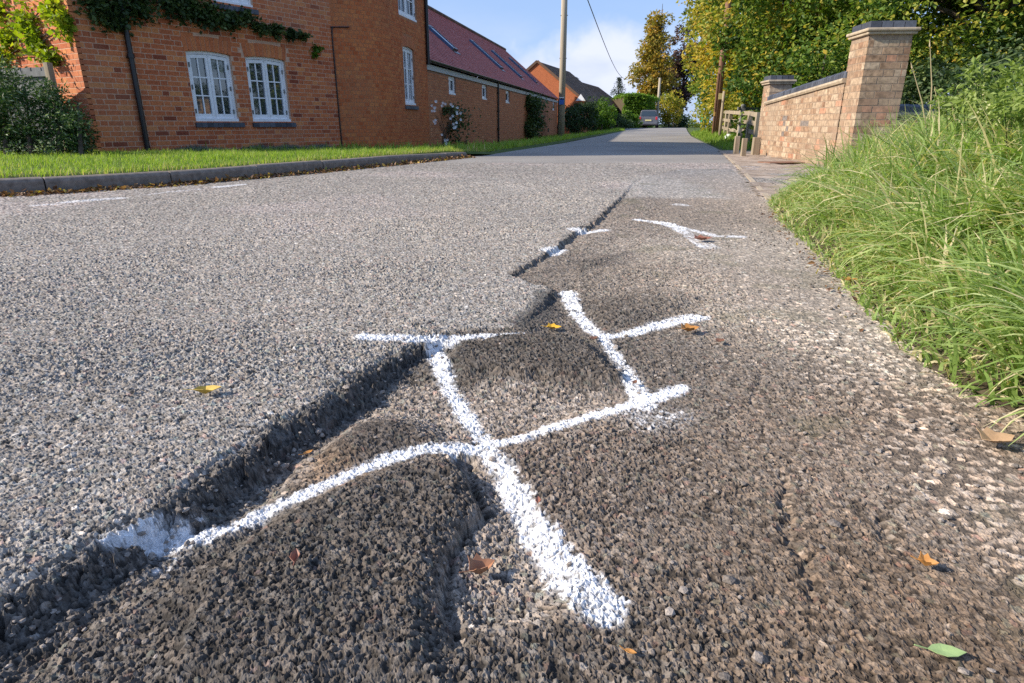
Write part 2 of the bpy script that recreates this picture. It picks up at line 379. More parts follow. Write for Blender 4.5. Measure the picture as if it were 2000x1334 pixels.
# ------------------------------------------------------------------ carriageway near the camera: broken surface, chippings, spray paint
LIP = GG([(-420, 1500), (-200, 1290), (0, 1190), (100, 1130), (210, 1058), (310, 1000), (430, 915), (540, 842), (640, 782), (720, 727), (790, 690), (850, 655)])
LIP2 = GG([(850, 655), (930, 648), (1000, 641), (1035, 612), (1062, 590), (1078, 566), (1040, 553), (992, 537)])
LIP3 = GG([(992, 537), (1040, 510), (1090, 480), (1120, 455), (1150, 437), (1180, 412), (1210, 388), (1240, 352)])
LOW = LIP + LIP2[1:] + LIP3[1:] + GG([(1330, 330), (1430, 330), (1500, 400)]) + [(2.2, 3), (2.2, -2), (-.9, -2)]
SUNK = [  # polygons in the picture, depth, rim width
    (GG([(800, 700), (880, 712), (970, 728), (1100, 748), (1225, 752), (1245, 775), (1150, 812), (1010, 845), (930, 866), (860, 850), (800, 815), (720, 800), (650, 850), (590, 880), (560, 930), (470, 990), (400, 1010), (470, 930), (600, 830), (700, 760)]), .017, .06),
    (GG([(868, 870), (960, 862), (1010, 900), (1080, 1010), (1130, 1120), (1110, 1200), (1010, 1240), (900, 1240), (862, 1190), (885, 1100), (900, 1040), (930, 985), (915, 930)]), .018, .050),
    (GG([(868, 872), (925, 868), (940, 930), (955, 985), (922, 1045), (908, 1110), (890, 1180), (905, 1240), (872, 1240), (858, 1190), (882, 1100), (898, 1040), (922, 985), (908, 930)]), .018, .014),
    (GG([(1090, 590), (1130, 600), (1190, 640), (1100, 660), (1010, 662), (1060, 625)]), .014, .06),
    (GG([(1120, 470), (1200, 460), (1330, 490), (1260, 520), (1150, 530), (1040, 545)]), .012, .12),
    (GG([(230, 1120), (330, 1050), (420, 1020), (520, 965), (560, 1000), (420, 1080), (330, 1100), (200, 1180), (60, 1300), (0, 1330), (0, 1260), (120, 1180)]), .016, .04),
]
HUMP = [
    (GG([(620, 900), (600, 850), (680, 812), (790, 795), (860, 830), (880, 850), (800, 862), (700, 890)]), .012, .07),
    (GG([(440, 1040), (600, 965), (760, 905), (870, 890), (910, 930), (925, 985), (893, 1040), (876, 1100), (856, 1190), (858, 1334), (300, 1334), (330, 1160)]), .018, .035),
    (GG([(870, 706), (880, 672), (1000, 662), (1120, 660), (1180, 690), (1222, 744), (1100, 742), (960, 722)]), .018, .028),
    (GG([(1150, 590), (1260, 560), (1370, 575), (1340, 610), (1250, 625), (1180, 630)]), .012, .09),
    (GG([(1110, 500), (1250, 480), (1180, 505), (1130, 525)]), .010, .1),
]
CRACKS = [(GG([(1525, 915), (1535, 985), (1532, 1035), (1565, 1085), (1575, 1130), (1590, 1190)]), .007), (GG([(1715, 1010), (1718, 1060)]), .005),
          (GG([(1475, 700), (1480, 740), (1470, 790)]), .004), (GG([(850, 652), (800, 640), (862, 632)]), .006)]
def cells(x, y, size, seed):
    gx, gy = x/size, y/size; ix, iy = np.floor(gx), np.floor(gy)
    F1 = np.full(x.shape, 9.); F2 = np.full(x.shape, 9.); ID = np.zeros(x.shape); DX = np.zeros(x.shape); DY = np.zeros(x.shape)
    for a in (-1, 0, 1):
        for b in (-1, 0, 1):
            cx, cy = ix+a, iy+b
            px = cx + .12 + .76*h2(cx, cy, seed); py = cy + .12 + .76*h2(cx, cy, seed+1)
            dx, dy = gx-px, gy-py
            an = h2(cx, cy, seed+2)*3.1416; st = .78+.5*h2(cx, cy, seed+3); c, s = np.cos(an), np.sin(an)
            u, v = (dx*c+dy*s)*st, (-dx*s+dy*c)/st
            d = np.sqrt(u*u+v*v)*(1.25-.5*h2(cx, cy, seed+4)); m = d < F1
            F2 = np.where(m, F1, np.minimum(F2, d)); ID = np.where(m, h2(cx, cy, seed+5), ID)
            DX = np.where(m, dx, DX); DY = np.where(m, dy, DY); F1 = np.where(m, d, F1)
    return F1, F2, ID, DX, DY
def crack_depth(x, y):
    wx = x + .030*(fbm(x, y, 9, 3, 21)-.5) + .012*(vnoise(x, y, 90, 25)-.5); wy = y + .030*(fbm(x, y, 9, 3, 23)-.5); z = np.zeros(x.shape)
    for P, dep in CRACKS:
        d, t = pdist(wx, wy, P); z = z + dep*np.exp(-(d/.006)**2)*smooth(-.02, .10, t)*smooth(1.02, .9, t)
    return z
def macro(x, y):
    wx = x + .048*(fbm(x, y, 9, 3, 21)-.5) + .014*(vnoise(x, y, 40, 22)-.5); wy = y + .048*(fbm(x, y, 9, 3, 23)-.5) + .014*(vnoise(x, y, 40, 24)-.5)
    _, _, ch, _, _ = cells(x, y, .026, 300)
    ux = wx+.020*(ch-.5); uy = wy+.020*(((ch*7.3) % 1)-.5)
    z = .006*(fbm(x, y, 3.5, 3, 31)-.5) + .003*(fbm(x, y, 14, 2, 33)-.5)
    near = y < 9
    low = psd(ux, uy, LOW)
    for P, dep, wid, fall in ((LIP, .042, .046, .13), (LIP2, .014, .030, .06), (LIP3, .020, .016, .07)):
        d, t = pdist(ux, uy, P)
        k = smooth(0, wid, d)*np.exp(-np.maximum(d-.02, 0)/fall)
        f = dep*np.ones_like(t)
        if P is LIP: f = dep*(1+.5*(vnoise(t, t*0, 9, 3)-.5))
        if P is LIP: f = f*np.interp(t, [0, .90, .97, 1], [1, 1, .7, .12])
        if P is LIP2: f = dep*np.interp(t, [0, .10, .3, .45, .62, .75, 1], [.2, .05, .05, .6, 1.6, .9, .3])
        if P is LIP3: f = dep*np.interp(t, [0, .3, .6, .85, 1], [.5, 1.0, 1.1, .8, 0])
        z = np.where(low > 0, z - f*k, z)
    # the lip rounds over a little before it breaks
    d, t = pdist(ux, uy, LIP); z = np.where(low <= 0, z - .007*np.exp(-d/.025), z)
    z = z - .008*smooth(0, .3, low)*(1-smooth(.4, 1.4, low))
    for P, dep, wid in SUNK: z = z - dep*smooth(-wid*.3, wid, psd(wx, wy, P))
    for P, dep, wid in HUMP: z = z + dep*smooth(-wid*.4, wid, psd(wx, wy, P))
    fade = 1-smooth(6.5, 8.6, y)
    return z*fade + zroad(y)
def surf(x, y): return float(macro(np.array([x]), np.array([y]))[0])

DTH = .00155; R0, R1 = .84, 9.8; CY = -.6
rr = [R0]
while rr[-1] < R1: rr.append(rr[-1] + .0019*max(1, rr[-1]/1.15)**1.28)
rr = np.array(rr); th = np.arange(-.74, .74, DTH)
A_, R_ = np.meshgrid(th, rr); x = (R_*np.sin(A_)).ravel(); y = (CY+R_*np.cos(A_)).ravel()
nr, nth = len(rr), len(th)
x += RNG.normal(0, .0003, x.shape); y += RNG.normal(0, .0003, y.shape)
low = psd(x, y, LOW); edge = left_t(x, y); bk = psd(x, y, BANK)
z0n = macro(x, y); z0 = z0n-crack_depth(x, y)
wob = .0012
_k = 1-smooth(4, 7, y)
cx_ = x-.7*z0n*_k+wob*(vnoise(x, y, 220, 41)-.5)*2; cy_ = y+.55*z0n*_k+wob*(vnoise(x, y, 220, 42)-.5)*2
leftw = smooth(.01, -.02, low)                         # 1 on the sound carriageway
rightw = smooth(.25, .9, x - .12*y) * (low > 0)         # worn shoulder: stones sit flush in dirt
CA = cells(cx_, cy_, .0090, 100); CB = cells(cx_, cy_, .0074, 140); CC = cells(cx_, cy_, .0108, 160)
zone = np.where(low <= 0, 0, np.where(rightw > .3+.25*(fbm(x, y, 4, 3, 63)-.5), 2, 1))
F1, F2, ID, DX, DY = [np.where(zone == 0, a, np.where(zone == 1, b_, c_)) for a, b_, c_ in zip(CA, CB, CC)]; del CA, CB, CC
B1, B2, IB, EX, EY = cells(cx_+7, cy_+3, .0052, 200)     # fine grit between and around the stones
keep = h2(np.floor(ID*65521), np.floor(ID*31), 5)
e = (F2-F1)
dome = smooth(.02, .17, e)*smooth(1.15, .6, F1)
prom = .35+.65*h2(np.floor(ID*9999), np.floor(ID*77), 8)
present = np.where(zone == 2, keep < (.50-.32*smooth(1.3, 2.4, y)), np.where(zone == 1, keep < .84, keep < .97)).astype(float)
tiltx = (h2(np.floor(ID*9999), np.floor(ID*53), 9)-.5); tilty = (h2(np.floor(ID*9999), np.floor(ID*59), 10)-.5)
amp = .0045*leftw + (1-leftw)*(.0034*(1-rightw)+.0024*rightw)
amp = amp*(.75+.5*smooth(.4, .6, fbm(x, y, 2.3, 3, 62)))
face = np.exp(-((pdist(x, y, LIP)[0]-.015)/.03)**2)*(low > -.02); amp = amp*(1+.7*face)
patch = inside(x, y, GG([(862, 640), (780, 600), (900, 545), (990, 537), (1078, 566), (1035, 612), (1000, 641)]))
amp = np.where(patch, .0034, amp)
dusty = smooth(.45, .6, fbm(x, y, 1.1, 3, 61))*smooth(.5, 1.2, x)*(low > 0)
amp = amp*(1-.6*dusty)
hchip = amp*dome*(prom + 2.3*(DX*tiltx+DY*tilty) + .35*(vnoise(x, y, 190, 46)-.5))*present
small = .0024*smooth(0, .3, B2-B1)*(.3+.7*IB)*(IB > .3)
hgrit = (small + .0008*vnoise(x, y, 330, 44)+.0016*fbm(x, y, 90, 2, 45))
fadeamp = 1-.55*smooth(3, 9, y)
z = z0 + (np.maximum(hchip, small*amp/.004)+.6*hgrit)*fadeamp
# crumbly broken face of the step
dl, _ = pdist(x, y, LIP); z -= .007*np.exp(-(np.maximum(dl-.008, 0)/.03)**2)*smooth(.3, .75, fbm(x, y, 38, 2, 71))*(low > -.03)

# colour of the material itself, with shade painted into the broken face
def c3(*v): return np.array(v)
spots = [  # px, py, reach in metres, colour
    (1150, 620, .30, (.125, .115, .105)), (1000, 700, .18, (.10, .093, .085)), (1000, 790, .15, (.24, .205, .175)), (700, 840, .14, (.11, .10, .092)), (640, 1050, .16, (.115, .108, .10)),
    (1000, 1080, .10, (.26, .22, .185)), (1150, 940, .14, (.155, .132, .115)), (400, 1250, .2, (.12, .11, .10)), (1300, 1000, .2, (.145, .13, .115)), (1300, 720, .25, (.125, .115, .105)),
    (1700, 1150, .25, (.150, .12, .092)), (1900, 1250, .2, (.155, .12, .09)), (1750, 850, .3, (.19, .155, .125)), (1560, 560, .45, (.34, .315, .28)), (1480, 480, .5, (.35, .325, .29)), (1650, 640, .35, (.32, .295, .26)), (1850, 960, .2, (.25, .225, .20)),
    (1260, 440, .5, (.20, .18, .16)), (1300, 400, .6, (.17, .155, .14)), (1480, 400, .6, (.33, .29, .25)), (1200, 520, .35, (.16, .145, .13)), (1450, 560, .3, (.25, .222, .198)), (1500, 700, .25, (.18, .16, .142)),
    (1300, 345, 1.0, (.30, .28, .26)), (1560, 335, 1.2, (.42, .36, .30)), (1420, 330, .9, (.33, .30, .27)), (620, 900, .06, (.26, .19, .13)), (900, 1250, .2, (.12, .11, .10)),
]
num = np.zeros((len(x), 3)); den = np.full(len(x), 1e-6)
wx = x+.10*(fbm(x, y, 5, 3, 81)-.5); wy = y+.16*(fbm(x, y, 5, 3, 82)-.5)
for px, py, r, c in spots:
    gx, gy, _ = G(px, py); w = np.exp(-((wx-gx)**2+(wy-gy)**2)/(r*r)*1.2)+1e-9
    num += w[:, None]*c3(*c); den += w
base = num/den[:, None]
base = base*np.interp(base.mean(1), [.08, .16, .26, .4], [.98, .94, .96, .95])[:, None]*c3(1.06, .98, .90)
road_c = c3(.275, .246, .214)*(1+.22*(fbm(x, y, .7, 3, 91)-.5))[:, None]
redd = (smooth(.52, .7, fbm(x, y, .9, 3, 93))*smooth(2.2, 3.6, y))[:, None]; road_c = road_c*(1-redd)+c3(.33, .285, .255)*redd
base = base*(1-leftw[:, None]) + road_c*leftw[:, None]
base = np.where((patch & (low <= .02))[:, None], c3(.275, .25, .222), base)
far_low = (smooth(5.0, 7.5, y)*(1-smooth(1.3, 2.3, x-.22*y)))[:, None]*(low > 0)[:, None]; base = base*(1-far_low) + c3(.27, .25, .23)*far_low
pale = (smooth(-.12, .12, psd(wx, wy, GG([(1214, 384), (1225, 356), (1262, 341), (1335, 350), (1405, 376), (1425, 387)])))*.85)[:, None]; base = base*(1-pale)+c3(.33, .305, .275)*pale
for P, dep, wid in HUMP: base = base*(1-.22*smooth(-.03, .02, psd(wx, wy, P)))[:, None]
for P, dep, wid in SUNK[:2]: k = .8*smooth(-.01, .03, psd(wx, wy, P))[:, None]; base = base*(1-k)+c3(.27, .228, .19)*k
k = (np.exp(-((dl-.018)/.035)**2)*.6*(low > -.02))[:, None]; base = base*(1-k)+c3(.08, .075, .07)*k       # raw bitumen, painted darker still for the shade on the broken face
t2 = .62+.80*ID**1.2; tint = np.stack([t2*(1+.05*np.sin(ID*97)), t2, t2*(1-.05*np.sin(ID*97))], 1)
spec = h2(np.floor(ID*9999), np.floor(ID*3), 12)
tint[spec > .965] *= c3(.88, 1.0, .97)*1.05; tint[spec < .02] *= c3(1.12, .92, .90); tint[(spec > .03) & (spec < .06)] *= 1.7
stonek = (dome*present)[:, None]
lift = np.where(zone == 2, 1.75-.45*smooth(1.1, 2.2, y), np.where(zone == 1, 1.15, 1.08))[:, None]
gapk = np.where(leftw > .5, .27, np.where(zone == 2, .72+.25*smooth(1.1, 2.0, y), .46))[:, None]
grit = smooth(.05, .3, B2-B1)*(IB > .3)
col_k = 1
col = base*(stonek*tint*lift + (1-stonek)*gapk*(.62+.62*(grit*IB)[:, None]))
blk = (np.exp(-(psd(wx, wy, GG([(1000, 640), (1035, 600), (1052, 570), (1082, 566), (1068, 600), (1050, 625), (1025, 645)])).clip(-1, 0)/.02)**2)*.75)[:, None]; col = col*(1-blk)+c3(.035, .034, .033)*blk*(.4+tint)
moss = (smooth(.62, .75, fbm(x, y, 6, 3, 95))*(x > .5)*(low > 0))[:, None]*.25; col = col*(1-moss)+c3(.10, .10, .05)*moss

# paint strokes: (points in the picture, widths in metres along them, strength, mark number)
def stroke(pts, wid, q, strength=1.0, fuzz=.017): return (GG(pts), wid, q, strength, fuzz)
STROKES = [
    stroke([(205, 1052), (300, 1018), (400, 1004), (470, 985), (560, 952), (660, 917), (760, 880), (850, 866), (955, 858), (1050, 835), (1150, 806), (1240, 782), (1335, 752)], [.012, .034, .036, .026, .028, .028, .028, .027, .030, .030, .028, .034, .030], 1),
    stroke([(842, 660), (868, 720), (910, 790), (955, 858), (1000, 935), (1050, 1020), (1110, 1110), (1175, 1175)], [.034, .030, .026, .027, .032, .036, .044, .046], 1, .96),
    stroke([(712, 661), (790, 664), (850, 664), (920, 658), (1000, 655), (1108, 648)], [.040, .040, .040, .030, .026, .014], 1, .92),
    stroke([(1108, 568), (1130, 610), (1175, 655), (1215, 710), (1245, 755), (1262, 790)], [.042, .032, .026, .026, .034, .03], 1, .93),
    stroke([(1175, 655), (1230, 648), (1290, 631), (1362, 617)], [.028, .030, .036, .050], 1, .96),
    stroke([(1225, 800), (1270, 812), (1320, 808)], [.04, .08, .05], 1, .56, .05),
    stroke([(310, 1070), (345, 1010), (400, 970)], [.014, .03, .010], 1, .6, .03),
    stroke([(1246, 428), (1300, 435), (1335, 445)], [.05, .06, .06], 2, .9, .02),
    stroke([(1318, 441), (1345, 455), (1362, 468), (1384, 480)], [.05, .05, .05, .07], 3, .85, .02),
    stroke([(1335, 443), (1372, 452), (1400, 459), (1444, 461)], [.04, .04, .04, .06], 4, .95, .02),
    stroke([(1130, 449), (1176, 447)], [.08, .06], 5, .9, .03), stroke([(1078, 489), (1100, 482)], [.07, .03], 6, .85, .03), stroke([(1326, 398), (1342, 400)], [.08, .05], 7, .9, .03),
    stroke([(70, 402), (110, 400)], [.05, .05], 8, .85, .03), stroke([(135, 396), (226, 388)], [.09, .11], 9, .85, .04), stroke([(288, 381), (330, 376), (388, 371)], [.05, .05, .05], 10, .72, .04), stroke([(428, 366), (472, 361)], [.10, .07], 11, .95, .03),
]
paint = np.zeros(len(x)); mark = np.zeros(len(x), int)
for P, wid, q, stg, fz in STROKES:
    bx0, by0 = np.min(P, 0)-.25; bx1, by1 = np.max(P, 0)+.25
    m = np.where((x > bx0) & (x < bx1) & (y > by0) & (y < by1))[0]
    qx = x[m] + .010*(fbm(x[m], y[m], 25, 2, 51)-.5); qy = y[m]+.010*(fbm(x[m], y[m], 25, 2, 52)-.5)
    d, t = pdist(qx, qy, P); w = np.interp(t, np.linspace(0, 1, len(wid)), wid)*.80
    v = stg*smooth(fz, -fz*.6, d-np.maximum(w*.86-.003, .003))
    up = v > paint[m]; paint[m] = np.where(up, v, paint[m]); mark[m] = np.where(up & (v > .02), q, mark[m])
speck = vnoise(x, y, 260, 55)*.35 + vnoise(x, y, 520, 56)*.25 + .40*fbm(x, y, 30, 2, 57)
pp_ = paint*1.02 + .34*(ID-.5) + .75*(speck-.5) + .35*(fbm(x, y, 60, 2, 58)-.5)
cover = smooth(.46, .84, pp_)*(.30+.70*smooth(.05, .7, stonek[:, 0] + .55*smooth(.86, 1.0, paint)*(speck > .40)))
cover = np.maximum(cover, .45*smooth(.02, .7, paint)*smooth(.40, .62, speck)*(.3+.7*stonek[:, 0]))
wear = np.where(mark >= 8, .62, 1.0); cover = cover*wear
col = col*(1-cover[:, None]) + c3(.70, .705, .715)*cover[:, None]*(.86+.16*ID[:, None])
z = z + .0002*cover

idx = np.arange(nr*nth).reshape(nr, nth)
Fq = np.stack([idx[:-1, :-1], idx[1:, :-1], idx[1:, 1:], idx[:-1, 1:]], -1).reshape(-1, 4)[:, ::-1]
fx, fy = x[Fq[:, 0]], y[Fq[:, 0]]
halfw = .80*(fy+.9)+.35
ok = (edge[Fq[:, 0]] < .05) & (bk[Fq[:, 0]] < .35) & (np.abs(fx) < halfw) & (fy < 9.0) & (fx < np.maximum(1.6, .28*fy+1.3+.5*np.maximum(fy-5.2, 0)))
Fq = Fq[ok]
M_road, t, b = mat('tarmac_chippings', .88, .28); kk = t.links.new
ca = node(t, 'ShaderNodeAttribute', attribute_name='Col'); ge = node(t, 'ShaderNodeNewGeometry')
n1 = node(t, 'ShaderNodeTexNoise'); n1.inputs['Scale'].default_value = 420; n1.inputs['Detail'].default_value = 5
kk(ge.outputs['Position'], n1.inputs['Vector'])
mr = node(t, 'ShaderNodeMapRange'); mr.inputs['From Min'].default_value = .3; mr.inputs['From Max'].default_value = .7; mr.inputs['To Min'].default_value = .70; mr.inputs['To Max'].default_value = 1.28
kk(n1.outputs['Fac'], mr.inputs['Value']); vm = node(t, 'ShaderNodeVectorMath', operation='SCALE'); kk(ca.outputs['Color'], vm.inputs[0]); kk(mr.outputs[0], vm.inputs['Scale']); kk(vm.outputs[0], b.inputs['Base Color'])
bp = node(t, 'ShaderNodeBump'); bp.inputs['Strength'].default_value = .8; bp.inputs['Distance'].default_value = .0016; kk(n1.outputs['Fac'], bp.inputs['Height']); kk(bp.outputs[0], b.inputs['Normal'])
fm = mark[Fq].max(1)*(cover[Fq].mean(1) > .36)
def submesh(name, F, **kw):
    u, inv = np.unique(F, return_inverse=True)
    return mesh_np(name, np.stack([x[u], y[u], z[u]], 1), inv.reshape(-1, 4), M_road, col=col[u], smoothsh=False)
LAB = {1: ('spray_paint_mark', 'large white double cross sprayed over the potholes nearest the camera'), 2: ('spray_paint_mark', 'thin white sprayed streak, the farthest one on the patched lane edge'),
       3: ('spray_paint_mark', 'pale sprayed tail curving down beside the small red leaf'), 4: ('spray_paint_mark', 'thin white sprayed streak pointing at the grass bank'),
       5: ('spray_paint_mark', 'white dab of spray paint just right of the long crack'), 6: ('spray_paint_mark', 'faint bluish dab of paint inside the long crack'), 7: ('spray_paint_mark', 'tiny white paint dab on the farthest dark patch'),
       8: ('road_marking', 'short worn white line end nearest the left kerb corner'), 9: ('road_marking', 'broad worn white dash by the leaves under the kerb'), 10: ('road_marking', 'faintest worn white dash along the kerb'), 11: ('road_marking', 'bright short white dash farthest along the kerb')}
for q, (nm, lb) in LAB.items():
    s_ = Fq[fm == q]
    if len(s_): o = submesh(nm, s_); tag(o, lb, 'road marking', 'white sprayed repair marks' if q < 8 else 'worn white dashes by the kerb')
o = submesh('road', Fq[fm == 0]); tag(o, 'broken tarmac lane with potholes and chippings', kind='structure')
del idx, A_, R_

# loose chippings lying in the trench, the hollow and along the shoulder
g_ = np.random.default_rng(3); n = 5200
lx, ly = [], []
LP_ = Path2 = np.array(LIP)
for k_ in range(160):
    i = g_.integers(1, len(LIP)-1); t_ = g_.random(); a_, b_ = np.array(LIP[i]), np.array(LIP[i+1]) if i+1 < len(LIP) else np.array(LIP[i]); q_ = a_*(1-t_)+b_*t_; d_ = b_-a_; nrm_ = np.array([d_[1], -d_[0]])/(np.hypot(*d_)+1e-9); o_ = abs(g_.normal(.035, .035)); lx.append(q_[0]+nrm_[0]*o_); ly.append(q_[1]+nrm_[1]*o_)
xx = g_.uniform(-.6, 2.2, 9000); yy = g_.uniform(.45, 4.0, 9000); lo = psd(xx, yy, LOW); s_ = psd(xx, yy, BANK); pr = .18+.6*np.exp(-(s_/.25)**2); ok_ = (lo > .02) & (s_ < .08) & (g_.random(9000) < pr)
ax_ = g_.uniform(1.6, 4.2, 1500); ay_ = g_.uniform(4.2, 11.2, 1500); ok2 = (psd(ax_, ay_, BANK) < .02) & (ax_ > .36*ay_+.1) & (g_.random(1500) < .5)
lx = np.concatenate([np.array(lx), xx[ok_], ax_[ok2]]); ly = np.concatenate([np.array(ly), yy[ok_], ay_[ok2]]); n = len(lx)
phi = (1+5**.5)/2; ico = np.array([(-1, phi, 0), (1, phi, 0), (-1, -phi, 0), (1, -phi, 0), (0, -1, phi), (0, 1, phi), (0, -1, -phi), (0, 1, -phi), (phi, 0, -1), (phi, 0, 1), (-phi, 0, -1), (-phi, 0, 1)])/1.9
icf = np.array([(0, 11, 5), (0, 5, 1), (0, 1, 7), (0, 7, 10), (0, 10, 11), (1, 5, 9), (5, 11, 4), (11, 10, 2), (10, 7, 6), (7, 1, 8), (3, 9, 4), (3, 4, 2), (3, 2, 6), (3, 6, 8), (3, 8, 9), (4, 9, 5), (2, 4, 11), (6, 2, 10), (8, 6, 7), (9, 8, 1)])
sz_ = (g_.gamma(3, .0007, n)+.0010)*(1+1.2*(ly > 4.2)); an = g_.uniform(0, 6.28, n); V = ico[None]*(1+g_.normal(0, .16, (n, 12, 1)))*np.stack([sz_*g_.uniform(.8, 1.5, n), sz_, sz_*g_.uniform(.45, .9, n)], 1)[:, None, :]
c_, s__ = np.cos(an)[:, None], np.sin(an)[:, None]; VX = V[:, :, 0]*c_-V[:, :, 1]*s__+lx[:, None]; VY = V[:, :, 0]*s__+V[:, :, 1]*c_+ly[:, None]; VZ = V[:, :, 2]+(macro(lx, ly)+.0035+sz_*.3)[:, None]
cc = np.repeat(c3(.24, .205, .175)[None]*(.55+.9*g_.random((n, 1))), 12, 0); F = (np.arange(n)[:, None, None]*12+icf[None]).reshape(-1, 3)
o = mesh_np('loose_chippings', np.stack([VX.ravel(), VY.ravel(), VZ.ravel()], 1), F, M_road, col=cc); tag(o, 'loose stone chippings scattered over the broken lane edge', 'gravel', kind='stuff')

# the lane beyond and behind
M_far, t, b = mat('tarmac_far', .9, .25); kk = t.links.new
ge = node(t, 'ShaderNodeNewGeometry'); n1 = node(t, 'ShaderNodeTexNoise'); n1.inputs['Scale'].default_value = 60; n1.inputs['Detail'].default_value = 8
n2 = node(t, 'ShaderNodeTexNoise'); n2.inputs['Scale'].default_value = .5; n2.inputs['Detail'].default_value = 5
r1 = ramp(t, [(.3, (.16, .15, .135)), (.7, (.37, .35, .32))]); r2 = ramp(t, [(.35, (.82, .80, .80)), (.65, (1.1, 1.08, 1.06))])
kk(ge.outputs['Position'], n1.inputs['Vector']); kk(ge.outputs['Position'], n2.inputs['Vector']); kk(n1.outputs['Fac'], r1.inputs[0]); kk(n2.outputs['Fac'], r2.inputs[0])
mu = node(t, 'ShaderNodeVectorMath', operation='MULTIPLY'); kk(r1.outputs[0], mu.inputs[0]); kk(r2.outputs[0], mu.inputs[1]); kk(mu.outputs[0], b.inputs['Base Color'])
bp = node(t, 'ShaderNodeBump'); bp.inputs['Strength'].default_value = .6; bp.inputs['Distance'].default_value = .006; kk(n1.outputs['Fac'], bp.inputs['Height']); kk(bp.outputs[0], b.inputs['Normal'])
def strip(name, L_, R_, y0, y1, n, dz, mt, m=8):
    Lp, Rp = np.array(L_), np.array(R_); Ly = np.linspace(y0, y1, n)
    lx = np.interp(Ly, Lp[:, 1], Lp[:, 0]); rx = np.interp(Ly, Rp[:, 1], Rp[:, 0]); vs = []
    for i in range(n):
        for j in range(m+1):
            xx = lx[i]+(rx[i]-lx[i])*j/m; vs.append((xx, Ly[i], float(zroad(Ly[i]))+dz))
    fs = [(i*(m+1)+j, i*(m+1)+j+1, (i+1)*(m+1)+j+1, (i+1)*(m+1)+j) for i in range(n-1) for j in range(m)]
    return mesh_np(name, vs, np.array(fs), mt, smoothsh=True)
o = strip('road', EDGE_L[6:], EDGE_R[7:], 8.7, 90, 70, .002, M_far); tag(o, 'far stretch of the lane rising to the crest', kind='structure')
o = strip('road', [(-12, -9), (-9.2, -2), (-6.5, .2)], [(1.15, -9), (1.2, .2)], -9, .2, 8, -.012, M_far); tag(o, 'lane behind the camera', kind='structure')
o = mesh_np('road', [(-8, .2, -.012), (-.9, .2, -.012), (-2.6, 2.8, -.012), (-8, 2.8, -.012)], np.array([[0, 1, 2, 3]]), M_far); tag(o, 'lane left of the view', kind='structure')
# gravel apron on the right, between the lane and the pale wall
M_apron = noisy('gravel_apron', (.20, .15, .11), (.46, .38, .31), 5, .95, .1, .9, .03)
ap = GG([(1497, 386), (1440, 322), (1418, 302), (1400, 291), (1372, 279)]) + [(3.9, 13.2), (4.6, 12.6), (4.5, 10.9), (4.15, 8.2), (4.1, 6.3), (3.4, 5.9)] + GG([(1640, 335), (1560, 358)])
xs = np.arange(1.2, 5.0, .05); ys = np.arange(3.8, 13.4, .05); X, Y = np.meshgrid(xs, ys); xf, yf = X.ravel(), Y.ravel(); ins = psd(xf, yf, ap) > -.08
zz = .006 + .05*(fbm(xf, yf, 2.5, 4, 77)-.5) + .03*smooth(.5, 1.5, psd(xf, yf, ap))+zroad(yf)
idx = np.arange(len(xf)).reshape(X.shape); F = np.stack([idx[:-1, :-1], idx[:-1, 1:], idx[1:, 1:], idx[1:, :-1]], -1).reshape(-1, 4); F = F[ins[F].all(1)]
o = mesh_np('gravel_driveway', np.stack([xf, yf, zz], 1), F, M_apron, smoothsh=True); tag(o, 'pale gravel apron in front of the brick wall', kind='structure')
# ------------------------------------------------------------------ wall paths and brickwork
class Path:
    def __init__(s, pts):
        s.p = np.array(pts, float); d = np.hypot(*np.diff(s.p, axis=0).T); s.s = np.concatenate([[0], np.cumsum(d)]); s.L = s.s[-1]
    def at(s, t): return np.array([np.interp(t, s.s, s.p[:, 0]), np.interp(t, s.s, s.p[:, 1])])
    def dir(s, t):
        e = .03; a, b = s.at(max(t-e, 0)), s.at(min(t+e, s.L)); v = b-a; return v/np.hypot(*v)
    def hit(s, px, py):
        X, Y, Z = ray(px, py); t = np.linspace(0, s.L, 4000)
        xx = np.interp(t, s.s, s.p[:, 0]); yy = np.interp(t, s.s, s.p[:, 1]); i = np.argmin(np.abs(xx/np.maximum(yy, .1)-X/Y) + (yy < .2)*9)
        return float(t[i]), float(H+Z/Y*yy[i])
def P3(path, s, z, out=0.0):
    q = path.at(s); u = path.dir(s); n = np.array([u[1], -u[0]])      # outward = right of the running direction
    q = q+n*out; return Vector((q[0], q[1], z))
BRICKV = {}
def brick_mesh(w, h, d, k, mt, key):
    kk_ = (round(w, 3), round(h, 3), round(d, 3), k, key)
    if kk_ in BRICKV: return BRICKV[kk_]
    me = bpy.data.meshes.new('brick'); v = []
    for yy, q in ((0, 1), (-d, .985)):
        for a, b in ((-1, 0), (1, 0), (1, 1), (-1, 1)): v.append((a*w/2*q, yy, h/2+(b-.5)*h*q))
    f = [(0, 3, 2, 1), (4, 5, 6, 7), (0, 1, 5, 4), (1, 2, 6, 5), (2, 3, 7, 6), (3, 0, 4, 7)]
    me.from_pydata(v, [], f); a = me.attributes.new('rnd', 'FLOAT', 'POINT'); a.data.foreach_set('value', np.full(8, k, np.float32)); me.materials.append(mt); me.update()
    BRICKV[kk_] = me; return me
